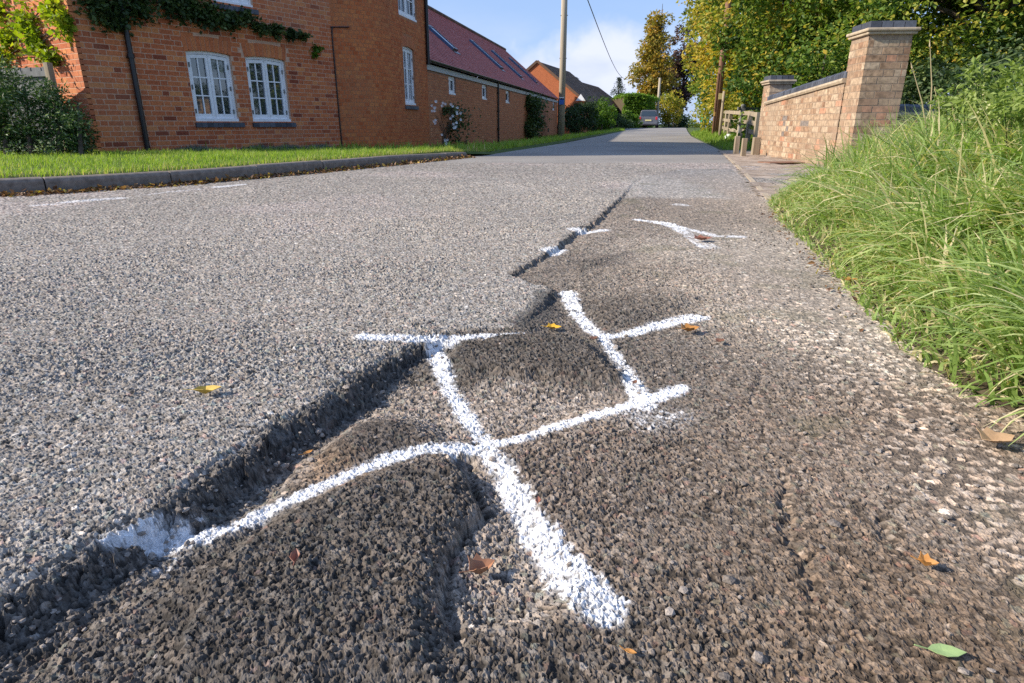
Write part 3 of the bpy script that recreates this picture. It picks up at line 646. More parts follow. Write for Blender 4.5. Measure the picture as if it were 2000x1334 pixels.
def brickwork(path, z0, z1, parent, mt, mortar, openings=(), bond='flemish', course=.075, top=None, arches=(), limit=300, name='brick', skip=None, seed=1, tone=None, smear=0, vis=None):
    """bricks along a path; the nearest `limit` are parts of their own, the rest one part"""
    rnd = random.Random(seed); out = []
    nrow = int((z1-z0)/course)
    for r in range(nrow):
        zb = z0+r*course; s = 0.0; i = 0
        if bond == 'flemish': seq = [.215, .1025]; s = -.16875 if r % 2 else 0
        elif bond == 'header': seq = [.1025]; s = -.05625 if r % 2 else 0
        elif bond == 'english': seq = [.215] if r % 2 else [.1025]; s = -.056 if r % 2 else 0
        else: seq = [.215]; s = -.1125 if r % 2 else 0
        while s < path.L:
            w = seq[i % len(seq)]; a, b = max(s, 0), min(s+w, path.L); s += w+.010; i += 1
            if b-a < .012: continue
            zc = zb+.0325
            if top is not None and zc+.03 > top((a+b)/2): continue
            bad = False; pieces = [(a, b)]
            for (o0, o1, p0, p1) in openings:
                if zc > p0-.02 and zc < p1:
                    np_ = []
                    for (c, d) in pieces:
                        if d <= o0 or c >= o1: np_.append((c, d))
                        else:
                            if o0-c > .04: np_.append((c, o0-.004))
                            if d-o1 > .04: np_.append((o1+.004, d))
                    pieces = np_
            for (am, half, zs, rise, th) in arches:
                q = []
                for (c, d) in pieces:
                    m = (c+d)/2-am
                    if abs(m) < half+.06 and zc > zs-.02 and zc < zs + rise*(1-(m/(half+.001))**2)*1.0 + th+.02: continue
                    q.append((c, d))
                pieces = q
            if skip: pieces = [p for p in pieces if not skip((p[0]+p[1])/2, zc)]
            for (c, d) in pieces:
                k = tone((c+d)/2, zc, rnd) if tone else rnd.random()
                out.append(((c+d)/2, zb, d-c, k, rnd.uniform(-.0012, .0012), rnd.uniform(0, smear)))
    # largest in the picture first
    def size(b):
        p = P3(path, b[0], b[1]); dpt = max(p.y, .2)
        px = 1000+FPX*p.x/(p.y*CT-(p.z-H)*ST+1e-6); py = 667-FPX*(p.y*ST+(p.z-H)*CT)/(p.y*CT-(p.z-H)*ST)
        inv = (px < -10 or px > 2010 or py < -5 or py > 330 or (vis and not vis(px, py)))
        return dpt + (1000 if inv else 0) + (3 if b[2] < .15 else 0)
    out.sort(key=size)
    base = world_loc(parent)
    for (s_, zb, w, k, of, sm) in out[:limit]:
        if limit == 0: break
        wq = min((.215, .1025, .15, .06), key=lambda q: abs(q-w))
        me = brick_mesh(w if abs(wq-w) > .004 else wq, .065, .06, round(k*8)/8, mt, mt.name)
        o = bpy.data.objects.new(name, me); COL.objects.link(o); o.parent = parent
        p = P3(path, s_, zb, of-.0005); u = path.dir(s_)
        o.location = p-base; o.rotation_euler = (0, 0, math.atan2(u[1], u[0]))
        # mesh front faces -y_local; outward is right of u = -y_local
        o.location = p-base + Vector((u[1], -u[0], 0))*0.0
        o.delta_location = Vector((-(u[1]), u[0], 0))*0.0
        o['_'] = 0; del o['_']
    V = []; F = []; Rn = []
    for (s_, zb, w, k, of, sm) in out[limit:]:
        c = path.at(s_); u = path.dir(s_); n = np.array([u[1], -u[0]]); b0 = len(V)
        f = .06+of
        for dd, q in ((0, 1), (f, .985)):
            for a, e in ((-1, 0), (1, 0), (1, 1), (-1, 1)):
                pt = c+u*(a*w/2*q)+n*(dd); V.append((pt[0], pt[1], zb+.0325+(e-.5)*.065*q)); Rn.append(k)
        F += [(b0+4, b0+5, b0+6, b0+7), (b0, b0+1, b0+5, b0+4), (b0+1, b0+2, b0+6, b0+5), (b0+2, b0+3, b0+7, b0+6), (b0+3, b0, b0+4, b0+7)]
    if V:
        o = mesh_np('brickwork', V, np.array(F), mt, parent, rnd=Rn); o['kind'] = 'stuff'
    return out
def mortar_wall(path, z0, z1, parent, mt, openings=(), depth=.0572, back=.20, top=None, name='mortar'):
    cuts = {0.0, path.L}
    for o in openings: cuts |= {o[0], o[1]}
    for v in path.s: cuts.add(float(v))
    if top is not None: cuts |= set(np.linspace(0, path.L, 40).tolist())
    cuts = sorted(c for c in cuts if 0 <= c <= path.L); V = []; F = []
    def quad(a, b, za, zb, zb2=None):
        zb2 = zb if zb2 is None else zb2; n = len(V)
        for s_, zz in ((a, za), (b, za), (b, zb2), (a, zb)): V.append(tuple(P3(path, s_, zz, depth)))
        F.append((n, n+1, n+2, n+3))
    for a, b in zip(cuts[:-1], cuts[1:]):
        if b-a < 1e-5: continue
        m = (a+b)/2; zs = [z0]; ops = sorted([(o[2], o[3]) for o in openings if o[0] < m < o[1]])
        for p0, p1 in ops: zs += [p0, p1]
        zt, zt2 = (z1, z1) if top is None else (top(a), top(b)); zs.append(zt)
        for i in range(0, len(zs), 2): quad(a, b, zs[i], zs[i+1], zt2 if i+1 == len(zs)-1 else None)
    for (a, b, p0, p1) in openings:       # reveals
        for (s0, za, s1, zb) in ((a, p0, a, p1), (b, p1, b, p0), (b, p0, a, p0), (a, p1, b, p1)):
            n = len(V)
            for s_, zz, dd in ((s0, za, depth), (s1, zb, depth), (s1, zb, -back+.06), (s0, za, -back+.06)): V.append(tuple(P3(path, s_, zz, dd)))
            F.append((n, n+1, n+2, n+3))
    return mesh_np(name, V, np.array(F), mt, parent)
# outward is right of the path: path offset .0 is the brick back, faces at +.06.
def arch(path, am, half, zs, rise, th, parent, mt, n=None, name='arch_brick'):
    n = n or int(2*half/.075)
    R = (half*half+rise*rise)/(2*rise); ang = math.asin(half/R); cz = zs+rise-R
    for i in range(n):
        a0 = -ang+2*ang*(i+.06)/n; a1 = -ang+2*ang*(i+.94)/n; mb = MB(); vs = []
        for dd in (0, .0625):
            for (a, r) in ((a0, R), (a1, R), (a1, R+th), (a0, R+th)): vs.append(P3(path, am+r*math.sin(a), cz+r*math.cos(a), dd))
        mb.add(vs, [(0, 3, 2, 1), (4, 5, 6, 7), (0, 1, 5, 4), (1, 2, 6, 5), (2, 3, 7, 6), (3, 0, 4, 7)], random.uniform(.45, .95))
        mb.build(name, mt, parent)
def sill(path, s0, s1, z, parent, n, h=.085, out=.035):
    e = empty('window_sill', P3(path, (s0+s1)/2, z)-world_loc(parent), parent)
    for i in range(n):
        a = s0+(s1-s0)*i/n+.003; b = s0+(s1-s0)*(i+1)/n-.003; mb = MB(); vs = []
        for dd in (-.02, .06+out):
            q = 0 if dd < 0 else -.012
            for ss, zz in ((a, z-h), (b, z-h), (b, z+q), (a, z+q)): vs.append(P3(path, ss, zz, dd))
        mb.add(vs, [(0, 3, 2, 1), (4, 5, 6, 7), (0, 1, 5, 4), (1, 2, 6, 5), (2, 3, 7, 6), (3, 0, 4, 7)])
        mb.build('sill_brick', M_blue, e)
def window(path, s0, s1, z0, z1, parent, rise=0.05, leaves=2, cols=2, rows=3, curtain=None, inset=.0, hinges=True, ledge=True):
    """casement window: frame, leaves with glazing bars and panes"""
    w = s1-s0; sm = (s0+s1)/2; e = empty('window', P3(path, sm, z0)-world_loc(parent), parent)
    R = (w*w/4+rise*rise)/(2*rise) if rise else None
    def zt(s_, off=0):
        if not rise: return z1+off
        return z1-rise + math.sqrt(max(R*R-(s_-sm)**2, 0))-(R-rise)+off
    fo = inset
    def poly(name, pts, d0, d1, mt=M_white):      # outline in (s, z)
        mb = MB(); n = len(pts); vs = [P3(path, a, b, d0) for a, b in pts]+[P3(path, a, b, d1) for a, b in pts]
        mb.add(vs, [tuple(range(n-1, -1, -1)), tuple(range(n, 2*n))]+[(i, (i+1) % n, n+(i+1) % n, n+i) for i in range(n)]); return mb.build(name, mt, e)
    fw = .045; N = 8
    topo = [(s0+w*i/N, zt(s0+w*i/N)) for i in range(N+1)]; topi = [(s0+w*i/N, zt(s0+w*i/N, -fw)) for i in range(N, -1, -1)]
    poly('frame', [(s0, z0+.02), (s0+fw, z0+.02), (s0+fw, zt(s0+fw, -fw)), (s0, zt(s0))], fo-.06, fo+.012)
    poly('frame', [(s1-fw, z0+.02), (s1, z0+.02), (s1, zt(s1)), (s1-fw, zt(s1-fw, -fw))], fo-.06, fo+.012)
    poly('frame_head', topo+topi, fo-.06, fo+.014)
    if ledge: poly('frame_sill', [(s0-.01, z0-.01), (s1+.01, z0-.01), (s1+.01, z0+.045), (s0-.01, z0+.045)], fo-.06, fo+.05)
    lw = (w-2*fw)/leaves; st_ = .05; bar = .02
    for l in range(leaves):
        a = s0+fw+lw*l+.003; b = a+lw-.006; zb = z0+.045; ztop = min(zt(a), zt(b))-fw-.004
        ltop = lambda s_: zt(s_)-fw-.004
        poly('stile', [(a, zb), (a+st_, zb), (a+st_, ltop(a+st_)), (a, ltop(a))], fo-.045, fo+.004)
        poly('stile', [(b-st_, zb), (b, zb), (b, ltop(b)), (b-st_, ltop(b-st_))], fo-.045, fo+.004)
        poly('rail', [(a+st_, zb), (b-st_, zb), (b-st_, zb+.075), (a+st_, zb+.075)], fo-.045, fo+.0035)
        poly('rail', [(a+st_, ltop(a+st_)-.055), (b-st_, ltop(b-st_)-.055), (b-st_, ltop(b-st_)), (a+st_, ltop(a+st_))], fo-.045, fo+.0035)
        ia, ib, iz0, iz1 = a+st_, b-st_, zb+.075, min(ltop(a+st_), ltop(b-st_))-.055
        for c in range(1, cols):
            x_ = ia+(ib-ia)*c/cols; poly('glazing_bar', [(x_-bar/2, iz0), (x_+bar/2, iz0), (x_+bar/2, iz1+.02), (x_-bar/2, iz1+.02)], fo-.035, fo-.004)
        for r in range(1, rows):
            z_ = iz0+(iz1-iz0)*r/rows; poly('glazing_bar', [(ia, z_-bar/2), (ib, z_-bar/2), (ib, z_+bar/2), (ia, z_+bar/2)], fo-.034, fo-.003)
        for c in range(cols):
            for r in range(rows):
                p0 = ia+(ib-ia)*c/cols; p1 = ia+(ib-ia)*(c+1)/cols; q0 = iz0+(iz1-iz0)*r/rows; q1 = iz0+(iz1-iz0)*(r+1)/rows+(.02 if r == rows-1 else 0)
                tl = random.uniform(-.003, .003); poly('pane', [(p0, q0), (p1, q0), (p1, q1), (p0, q1)], fo-.026, fo-.022, M_glass)
        if hinges:
            for hz_ in (.12, .5, .85):
                hh = zb+(ztop-zb)*hz_; xx = (a+.004) if l == 0 else (b-.004)
                poly('hinge', [(xx-.012, hh-.035), (xx+.012, hh-.035), (xx+.012, hh+.035), (xx-.012, hh+.035)], fo+.012, fo+.022, M_greywood)
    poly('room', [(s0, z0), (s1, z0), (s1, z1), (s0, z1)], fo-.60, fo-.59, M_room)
    if curtain:
        for (a, b) in curtain:
            mb = MB(); n = 14
            for i in range(n):
                c0 = s0+w*(a+(b-a)*i/n); c1 = s0+w*(a+(b-a)*(i+1)/n); d0 = fo-.14+.018*(i % 2); d1 = fo-.14+.018*((i+1) % 2)
                mb.add([P3(path, c0, z0, d0), P3(path, c1, z0, d1), P3(path, c1, z1, d1), P3(path, c0, z1, d0)], [(0, 1, 2, 3)])
            mb.build('curtain', M_curtain, e)
    return e

# ------------------------------------------------------------------ red brick house with the rounded corner
u_f = hd(32.7); A = np.array([-6.15, 9.75]); B = A+u_f*4.72
h0, h1 = 74.0, 11.0; rad = 1.36; pts = [A]
pts += [A+u_f*t for t in (2.0, 4.0)]+[B]; c = B.copy(); k = 14
for i in range(k):
    a = h0+(h1-h0)*(i+.5)/k; c = c+hd(a)*(rad*math.radians(h0-h1)/k); pts.append(c.copy())
E_ = c.copy(); tow_end = E_+hd(11.0)*2.35; pts.append(tow_end)
front = Path([A, A+u_f*2.3, B]); tower = Path(pts[3:])
side = Path([A+hd(-57.3)*7.0, A+hd(122.7)*.0585])
HG = empty('red_brick_house', (B[0], B[1], -.1))
tag(HG, 'two storey red brick house with rounded corner and white casement windows', 'house')
ZB = -.35; ZE = 5.9
def rect(path, c):   # picture corners tl, tr, br, bl
    hs = [path.hit(*q) for q in c]; s0 = (hs[0][0]+hs[3][0])/2; s1 = (hs[1][0]+hs[2][0])/2
    return s0, s1, (hs[2][1]+hs[3][1])/2, (hs[0][1]+hs[1][1])/2
w1 = rect(front, [(359, 97), (446, 104), (463, 237), (378, 237)]); w2 = rect(front, [(475, 108), (551, 115), (566, 237), (490, 238)])
w3 = list(rect(front, [(398, -110), (478, -90), (490, 17), (410, 2)])); w3[2] = front.hit(450, 10)[1]; w3[3] = w3[2]+1.15
print('WIN', w1, w2, w3, front.L, tower.L)
w4 = rect(tower, [(784, 113), (806, 118), (808, 206), (786, 204)]); w5 = list(rect(tower, [(772, 0), (808, 0), (811, 46), (774, 28)])); w5[2] = tower.hit(792, 38)[1]+.02; w5[3] = w5[2]+1.1
print('TW', w4, w5)
z4 = w4[2]; w4 = (w4[0], max(w4[1], w4[0]+.42), z4, z4+1.25)
RISE = .032
ops_f = [(w[0], w[1], w[2]-.0, w[3]-RISE) for w in (w1, w2, w3)]
arc_f = [((w[0]+w[1])/2, (w[1]-w[0])/2+.02, w[3]-RISE, RISE, .215) for w in (w1, w2, w3)]
ops_t = [(w[0], w[1], w[2], w[3]-.04) for w in (w4, w5)]
arc_t = [((w[0]+w[1])/2, (w[1]-w[0])/2+.02, w[3]-.04, .04, .215) for w in (w4, w5)]
def fmort(o): return [(a, b, c_, d+RISE+.002) for a, b, c_, d in o]
def tone_house(s_, z_, r):
    v = r.random()*.6+.2
    if r.random() < .07: v = .05
    if r.random() < .08: v = .98
    return v
brickwork(front, ZB, ZE, HG, M_brick, M_mortar, ops_f, 'flemish', arches=arc_f, limit=300, tone=tone_house, seed=3)
mortar_wall(front, ZB, ZE, HG, M_mortar, fmort(ops_f))
brickwork(tower, ZB, ZE-1.3, HG, M_brickt, M_mortart, ops_t, 'header', arches=arc_t, limit=0, seed=5, tone=tone_house)
mortar_wall(tower, ZB, ZE-1.3, HG, M_mortart, fmort(ops_t))
brickwork(side, ZB, ZE, HG, M_brick, M_mortar, (), 'flemish', limit=0, seed=6, tone=tone_house)
mortar_wall(side, ZB, ZE, HG, M_mortar, depth=.0572)
for w, a in zip((w1, w2, w3), arc_f): arch(front, a[0], a[1], a[2], a[3], a[4], HG, M_brick)
for w, a in zip((w4, w5), arc_t): arch(tower, a[0], a[1], a[2], a[3], a[4], HG, M_brick)
window(front, w1[0], w1[1], w1[2], w1[3], HG, RISE, curtain=None)
window(front, w2[0], w2[1], w2[2], w2[3], HG, RISE, curtain=[(.5, 1.0)])
window(front, w3[0], w3[1], w3[2], w3[3], HG, RISE)
window(tower, w4[0], w4[1], w4[2], w4[3], HG, .04, leaves=2, cols=2 if w4[1]-w4[0] > .6 else 1, inset=.0)
window(tower, w5[0], w5[1], w5[2], w5[3], HG, .04, leaves=2, cols=2)
sill(front, w1[0]-.03, w1[1]+.08, w1[2]-.01, HG, 9); sill(front, w2[0]-.03, w2[1]+.08, w2[2]-.01, HG, 8); sill(front, w3[0]-.05, w3[1]+.08, w3[2]-.01, HG, 9)
sill(tower, w4[0]-.04, w4[1]+.06, w4[2]-.01, HG, 5)
# hidden walls, roof
Cc = tow_end; back = [tuple(A+hd(-57.3)*7.0), tuple(Cc+np.array([-8.5, 3.5]))]
mb = MB()
for a, b in ((back[0], back[1]), (back[1], tuple(Cc))):
    mb.add([(a[0], a[1], ZB), (b[0], b[1], ZB), (b[0], b[1], ZE-1.0), (a[0], a[1], ZE-1.0)], [(0, 1, 2, 3)])
mb.build('rear_wall', M_mortar, HG)
def roof_planes(name, polys, mt, parent): 
    mb = MB()
    for p in polys: mb.add(p, [tuple(range(len(p)))])
    return mb.build(name, mt, parent)
r1_ = (-6.9, 13.2, 8.2); r2_ = (-6.4, 15.2, 7.6)
def ov(p, z, o=.25): v = np.array(p)-np.array([-6.6, 14.0]); v = v/np.hypot(*v)*o; return (p[0]+v[0], p[1]+v[1], z)
eA, eB, eS = ov(A, ZE), ov(B, ZE), ov(back[0], ZE); eC = ov(Cc, ZE-1.3, .12); eE = ov(E_, ZE-1.3, .12); eD = ov(back[1], ZE-1.3)
roof_planes('roof', [[eA, eB, r1_], [eB, r2_, r1_], [eB, eE, r2_], [eE, eC, r2_], [eC, eD, r2_], [eD, eS, r1_, r2_], [eS, eA, r1_]], M_tile2, HG)
# black downpipes and cable on the house
def pipe_on(path, px, y_top, y_bot, parent, name='downpipe', r=.034, mt=M_black, out=.11, zt=None, zb=None):
    s_, z_ = path.hit(px, (y_top+y_bot)/2); _, zt_ = path.hit(px, y_top); zt = zt_ if zt is None else zt; zb = ZB+.1 if zb is None else zb
    mb = MB(); mb.tube([P3(path, s_, zb, out), P3(path, s_, zt, out)], r, 10); o = mb.build(name, mt, parent, smoothsh=False)
    for q in range(1, 4):
        b2 = MB(); zz = zb+(zt-zb)*q/3.6; b2.tube([P3(path, s_, zz, out), P3(path, s_, zz+.06, out)], r*1.35, 10); b2.add([P3(path, s_-.05, zz, .06), P3(path, s_+.05, zz, .06), P3(path, s_+.05, zz+.05, out), P3(path, s_-.05, zz+.05, out)], [(0, 1, 2, 3)]); b2.build('pipe_collar', mt, o)
    return s_
s_dp = pipe_on(front, 257, 20, 300, HG, r=.040, zt=ZE-.1)
q = tower.L-.03
mb = MB(); mb.tube([P3(tower, q, 1.9, .11), P3(tower, q, ZE-1.3, .11)], .045, 10); mb.build('downpipe', M_black, HG)
mb = MB(); sc0 = front.hit(655, 200)[0]; st = front.L-.02
mb.tube([P3(front, st, ZB, .075), P3(front, st-.01, 1.0, .075), P3(front, st-.015, 2.2, .075), P3(front, st, 2.3, .08)], .013, 6)
mb.tube([P3(tower, .0, 2.3, .08), P3(tower, .35, 2.32, .08)], .013, 6); mb.build('cable', M_black, HG)

# ------------------------------------------------------------------ long barn with plum tiled roof
ub = hd(11.0); nb = np.array([ub[1], -ub[0]])
B0 = tow_end+ub*.02-nb*.05
DB = 19.0
# scale from the picture: eaves line and foot line
barn = Path([B0, B0+ub*27.0])
_, ze0 = barn.hit(852, 140); _, ze1 = barn.hit(1088, 199)
print('barn start', B0, 'eaves', ze0, ze1)
ZEB = 1.80; ZBB = -.42
BG = empty('long_barn', (B0[0], B0[1], -.24)); tag(BG, 'long low brick barn with plum tiled roof and slim skylights', 'barn')
bw = []
for (px0, px1, py0, py1) in ((872, 886, 146, 171), (938, 948, 163, 183), (985, 993, 176, 191), (1047, 1053, 193, 203), (1078, 1083, 197, 207)):
    a, zt_ = barn.hit(px0, py0); b_, _ = barn.hit(px1, py0); _, zb_ = barn.hit((px0+px1)/2, py1); b_ = max(b_, a+.32); bw.append((a, min(b_, a+.8), ZEB-.50, ZEB-.02))
vs_, _ = barn.hit(1068, 254); ve_, vz = barn.hit(1078, 254)
ops_b = [(a, b_, c_, d_) for a, b_, c_, d_ in bw] + [(vs_, vs_+.55, vz-.10, vz+.14)]
brickwork(barn, ZBB, ZEB, BG, M_brick2, M_mortar2, ops_b, 'stretcher', limit=300, seed=8, tone=lambda s_, z_, r: .25+.5*r.random()+(.2 if r.random() < .06 else 0))
mortar_wall(barn, ZBB, ZEB+.02, BG, M_mortar2, ops_b)
for a, b_, c_, d_ in bw: window(barn, a, b_, c_, d_, BG, 0, leaves=1, cols=1, rows=1, inset=0, hinges=False)
mb = MB(); mb.add([P3(barn, vs_, vz-.1, -.02), P3(barn, vs_+.55, vz-.1, -.02), P3(barn, vs_+.55, vz+.14, -.02), P3(barn, vs_, vz+.14, -.02)], [(0, 1, 2, 3)]); mb.build('air_vent', M_room, BG)
for q in range(4):
    mb = MB(); zz = vz-.08+.055*q; mb.add([P3(barn, vs_, zz, .05), P3(barn, vs_+.55, zz, .05), P3(barn, vs_+.55, zz+.02, .03), P3(barn, vs_, zz+.02, .03)], [(0, 1, 2, 3)]); mb.build('vent_slat', M_black, BG)
def slab(path, s0, s1, z0, z1, d0, d1, name, mt, parent):
    mb = MB(); vs = [P3(path, a, b, c_) for c_ in (d0, d1) for a, b in ((s0, z0), (s1, z0), (s1, z1), (s0, z1))]
    mb.add(vs, [(0, 3, 2, 1), (4, 5, 6, 7), (0, 1, 5, 4), (1, 2, 6, 5), (2, 3, 7, 6), (3, 0, 4, 7)]); return mb.build(name, mt, parent)
slab(barn, 0, barn.L, ZEB+.0, ZEB+.13, .02, .09, 'fascia', M_fascia, BG)
mb = MB(); n = 10; vs = []; fs = []      # half-round gutter
for i, s_ in enumerate((0, barn.L)):
    for k_ in range(n+1):
        a = math.pi+math.pi*k_/n; vs.append(P3(barn, s_, ZEB+.22+.06*math.sin(a), .16+.06*math.cos(a)))
for k_ in range(n): fs.append((k_, k_+1, n+1+k_+1, n+1+k_))
mb.add(vs, fs); g_ = mb.build('gutter', M_black, BG)
for px in (968, 1087): pipe_on(barn, px, 170, 283, BG, r=.036, zt=ZEB+.16, zb=ZBB+.05)
RUN, RIS = 3.45, 2.98                     # roof slope: going back and up
def RP(s_, t, up=0.0):                    # point on the road side roof slope
    o = .15-t*(RUN+.15); z = ZEB+.22+t*RIS; nrm = Vector((nb[0]*RIS, nb[1]*RIS, RUN)).normalized()
    p = P3(barn, s_, z, o); return p+nrm*up
def roof_hit(px, py):
    best = None
    X_, Y_, Z_ = ray(px, py); a = RP(0, 0); b1 = RP(1, 0)-a; b2 = RP(0, 1)-a; nn = b1.cross(b2); d = Vector((X_, Y_, Z_)); o = Vector((0, 0, H))
    t = (a-o).dot(nn)/d.dot(nn); p = o+d*t-a; return p.dot(b1)/b1.length_squared, p.dot(b2)/b2.length_squared
# tiles
rnd = random.Random(4); gauge = .098; slope = math.hypot(RUN+.15, RIS); nrow = int(slope/gauge); tiles = []
for r in range(nrow):
    t0 = r/nrow; t1 = (r+1.12)/nrow; s_ = -.0825*(r % 2)
    while s_ < barn.L:
        tiles.append((max(s_, 0)+.0015, min(s_+.165, barn.L)-.0015, t0, min(t1, 1.0), rnd.random(), rnd.uniform(0, .003))); s_ += .165
tiles = [q for q in tiles if q[1]-q[0] > .03]
tiles.sort(key=lambda q: q[0]*1.0+q[2]*1.5)
def tile_geo(q):
    a, b_, t0, t1, k_, lf = q
    return [RP(a, t0, .0+.004), RP(b_, t0, .004), RP(b_, t1, .0), RP(a, t1, .0), RP(a, t0, .020+lf), RP(b_, t0, .020+lf), RP(b_, t1, .008), RP(a, t1, .008)]
TF = [(4, 5, 6, 7), (0, 1, 5, 4), (1, 2, 6, 5), (3, 0, 4, 7)]
for q in tiles[:300]:
    mb = MB(); mb.add(tile_geo(q), [(0, 3, 2, 1), (4, 5, 6, 7), (0, 1, 5, 4), (1, 2, 6, 5), (2, 3, 7, 6), (3, 0, 4, 7)], q[4]); mb.build('roof_tile', M_tile, BG)
V = []; F = []; Rn = []
for q in tiles[300:]:
    n = len(V); V += [tuple(v) for v in tile_geo(q)]; Rn += [q[4]]*8; F += [tuple(i+n for i in f) for f in TF]
o = mesh_np('roof_tiles', V, np.array(F), M_tile, BG, rnd=Rn); o['kind'] = 'stuff'
mb = MB()
for i in range(int(barn.L/.3)):
    a = RP(i*.3+.004, 1.0, .03); b_ = RP(i*.3+.296, 1.0, .03); mb.tube([a, b_], .09, 8)
o = mb.build('ridge_tiles', M_tile2, BG); o['kind'] = 'stuff'
mb = MB(); a, b_ = RP(0, 1), RP(barn.L, 1); c0 = P3(barn, barn.L, ZEB+.22, -RUN*2); c1 = P3(barn, 0, ZEB+.22, -RUN*2)
mb.add([a, b_, c0, c1], [(0, 1, 2, 3)]); c2 = RP(0, 0, -.03); c3_ = RP(barn.L, 0, -.03); a2, b2 = RP(0, 1, -.03), RP(barn.L, 1, -.03); mb.add([c2, c3_, b2, a2], [(0, 1, 2, 3)]); mb.build('roof', M_tile, BG)
mb = MB(); 
for e_ in (0, barn.L): mb.add([P3(barn, e_, ZBB, 0), P3(barn, e_, ZEB+.2, 0), RP(e_, 1, -.04), P3(barn, e_, ZEB+.2, -RUN*2), P3(barn, e_, ZBB, -RUN*2)], [(0, 1, 2, 3, 4)])
mb.add([P3(barn, 0, ZBB, -RUN*2), P3(barn, barn.L, ZBB, -RUN*2), P3(barn, barn.L, ZEB+.2, -RUN*2), P3(barn, 0, ZEB+.2, -RUN*2)], [(0, 1, 2, 3)]); mb.build('gable_wall', M_brick2, BG)
M_sky = plain('skylight_blue', (.05, .13, .24), .15, .8)
for (lx, ly, ux_, uy) in ((884, 99, 853, 68), (967, 131, 932, 88), (1003, 147, 976, 109), (1035, 158, 1008, 122)):
    s0, t0 = roof_hit(lx, ly); s1, t1 = roof_hit(ux_, uy); sm = (s0+s1)/2; t0 = max(t0, .15); t1 = min(max(t1, t0+.25), .85)
    print('sky', s0, t0, s1, t1)
    e = empty('skylight', RP(sm, t0)-world_loc(BG), BG); wd = .30
    def blk(name, a, b_, ta, tb, u0, u1, mt):
        mb = MB(); mb.add([RP(a, ta, u0), RP(b_, ta, u0), RP(b_, tb, u0), RP(a, tb, u0), RP(a, ta, u1), RP(b_, ta, u1), RP(b_, tb, u1), RP(a, tb, u1)], [(0, 3, 2, 1), (4, 5, 6, 7), (0, 1, 5, 4), (1, 2, 6, 5), (2, 3, 7, 6), (3, 0, 4, 7)]); return mb.build(name, mt, e)
    blk('frame', sm-wd, sm-wd+.06, t0, t1, .0, .10, M_sky); blk('frame', sm+wd-.06, sm+wd, t0, t1, 0, .10, M_black)
    blk('frame', sm-wd+.06, sm+wd-.06, t0, t0+.02, 0, .10, M_black); blk('frame', sm-wd+.06, sm+wd-.06, t1-.02, t1, 0, .10, M_black)
    blk('pane', sm-wd+.06, sm+wd-.06, t0+.02, t1-.02, .04, .085, M_sky)
    blk('flashing', sm-wd-.04, sm+wd+.04, t0-.035, t0-.002, .01, .03, M_black)

# ------------------------------------------------------------------ houses beyond the barn
def gable_house(name, label, org, head, length, width, zb, ze, zr, wall, tile, chimney=False, dormer=False, win=True, gap=.25):
    """org = near road-side corner; running along head; width goes left"""
    u = hd(head); l = np.array([-u[1], u[0]]); e = empty(name, (org[0], org[1], zb)); tag(e, label, 'house')
    def q(s_, w, z): p = np.array(org)+u*s_+l*w; return (p[0], p[1], z)
    mb = MB(); L_, Wd = length, width
    mb.add([q(0, 0, zb), q(0, Wd, zb), q(0, Wd, ze), q(0, Wd/2, zr-.08), q(0, 0, ze)], [(0, 1, 2, 3, 4)]); mb.add([q(L_, 0, zb), q(L_, Wd, zb), q(L_, Wd, ze), q(L_, Wd/2, zr-.08), q(L_, 0, ze)], [(0, 1, 2, 3, 4)])
    mb.add([q(0, 0, zb), q(L_, 0, zb), q(L_, 0, ze), q(0, 0, ze)], [(0, 1, 2, 3)]); mb.add([q(0, Wd, zb), q(L_, Wd, zb), q(L_, Wd, ze), q(0, Wd, ze)], [(0, 1, 2, 3)])
    mb.build('wall', wall, e)
    n = 26; V = []; F = []; Rn = []; g = gap
    for sd_ in (0, 1):
        for r in range(n):
            for c_ in range(int(L_/.5)):
                t0, t1 = r/n, (r+1.1)/n; w0 = (-.25+t0*(Wd/2+.25)); w1 = (-.25+t1*(Wd/2+.25)); z0_ = ze-.12+t0*(zr-ze+.12); z1_ = ze-.12+t1*(zr-ze+.12)
                if sd_: w0, w1 = Wd-w0, Wd-w1
                s0 = -.04+(L_+.08)*c_/int(L_/.5); s1 = -.04+(L_+.08)*(c_+1)/int(L_/.5); b0 = len(V)
                V += [q(s0, w0, z0_+.03), q(s1, w0, z0_+.03), q(s1, w1, z1_), q(s0, w1, z1_), q(s0, w0, z0_), q(s1, w0, z0_)]; Rn += [random.random()]*6; F += [(b0, b0+1, b0+2, b0+3), (b0+4, b0+5, b0+1, b0)]
    o = mesh_np('roof', V, np.array(F), tile, e, rnd=Rn)
    mb = MB(); mb.bar(q(-.06, -.25, ze-.10), q(-.06, Wd/2, zr+.02), .05, .16, up=(0, 0, 1)); mb.bar(q(-.06, Wd+.25, ze-.10), q(-.06, Wd/2, zr+.02), .05, .16); mb.build('bargeboard', M_tile2, e)
    if win:
        for k_ in range(int(L_/3.5)):
            mb = MB(); s_ = 1.5+3.4*k_; mb.bar(q(s_, -.03, (zb+ze)/2), q(s_+1.1, -.03, (zb+ze)/2), .05, .9); w_ = mb.build('window', M_white, e)
            for h_ in (0, 1): mb = MB(); mb.bar(q(s_+.07+.5*h_, -.06, (zb+ze)/2), q(s_+.5+.5*h_, -.06, (zb+ze)/2), .02, .74); mb.build('pane', M_glass, w_)
    if chimney: mb = MB(); mb.box(q(L_*.6, Wd/2, zr-.4), .7, .5, 1.4, u); c_ = mb.build('chimney', wall, e); mb = MB(); p_ = q(L_*.6, Wd/2, zr+1.0); mb.tube([p_, (p_[0], p_[1], p_[2]+.35)], .1, 8); mb.build('chimney_pot', M_brick, c_)
    return e, q
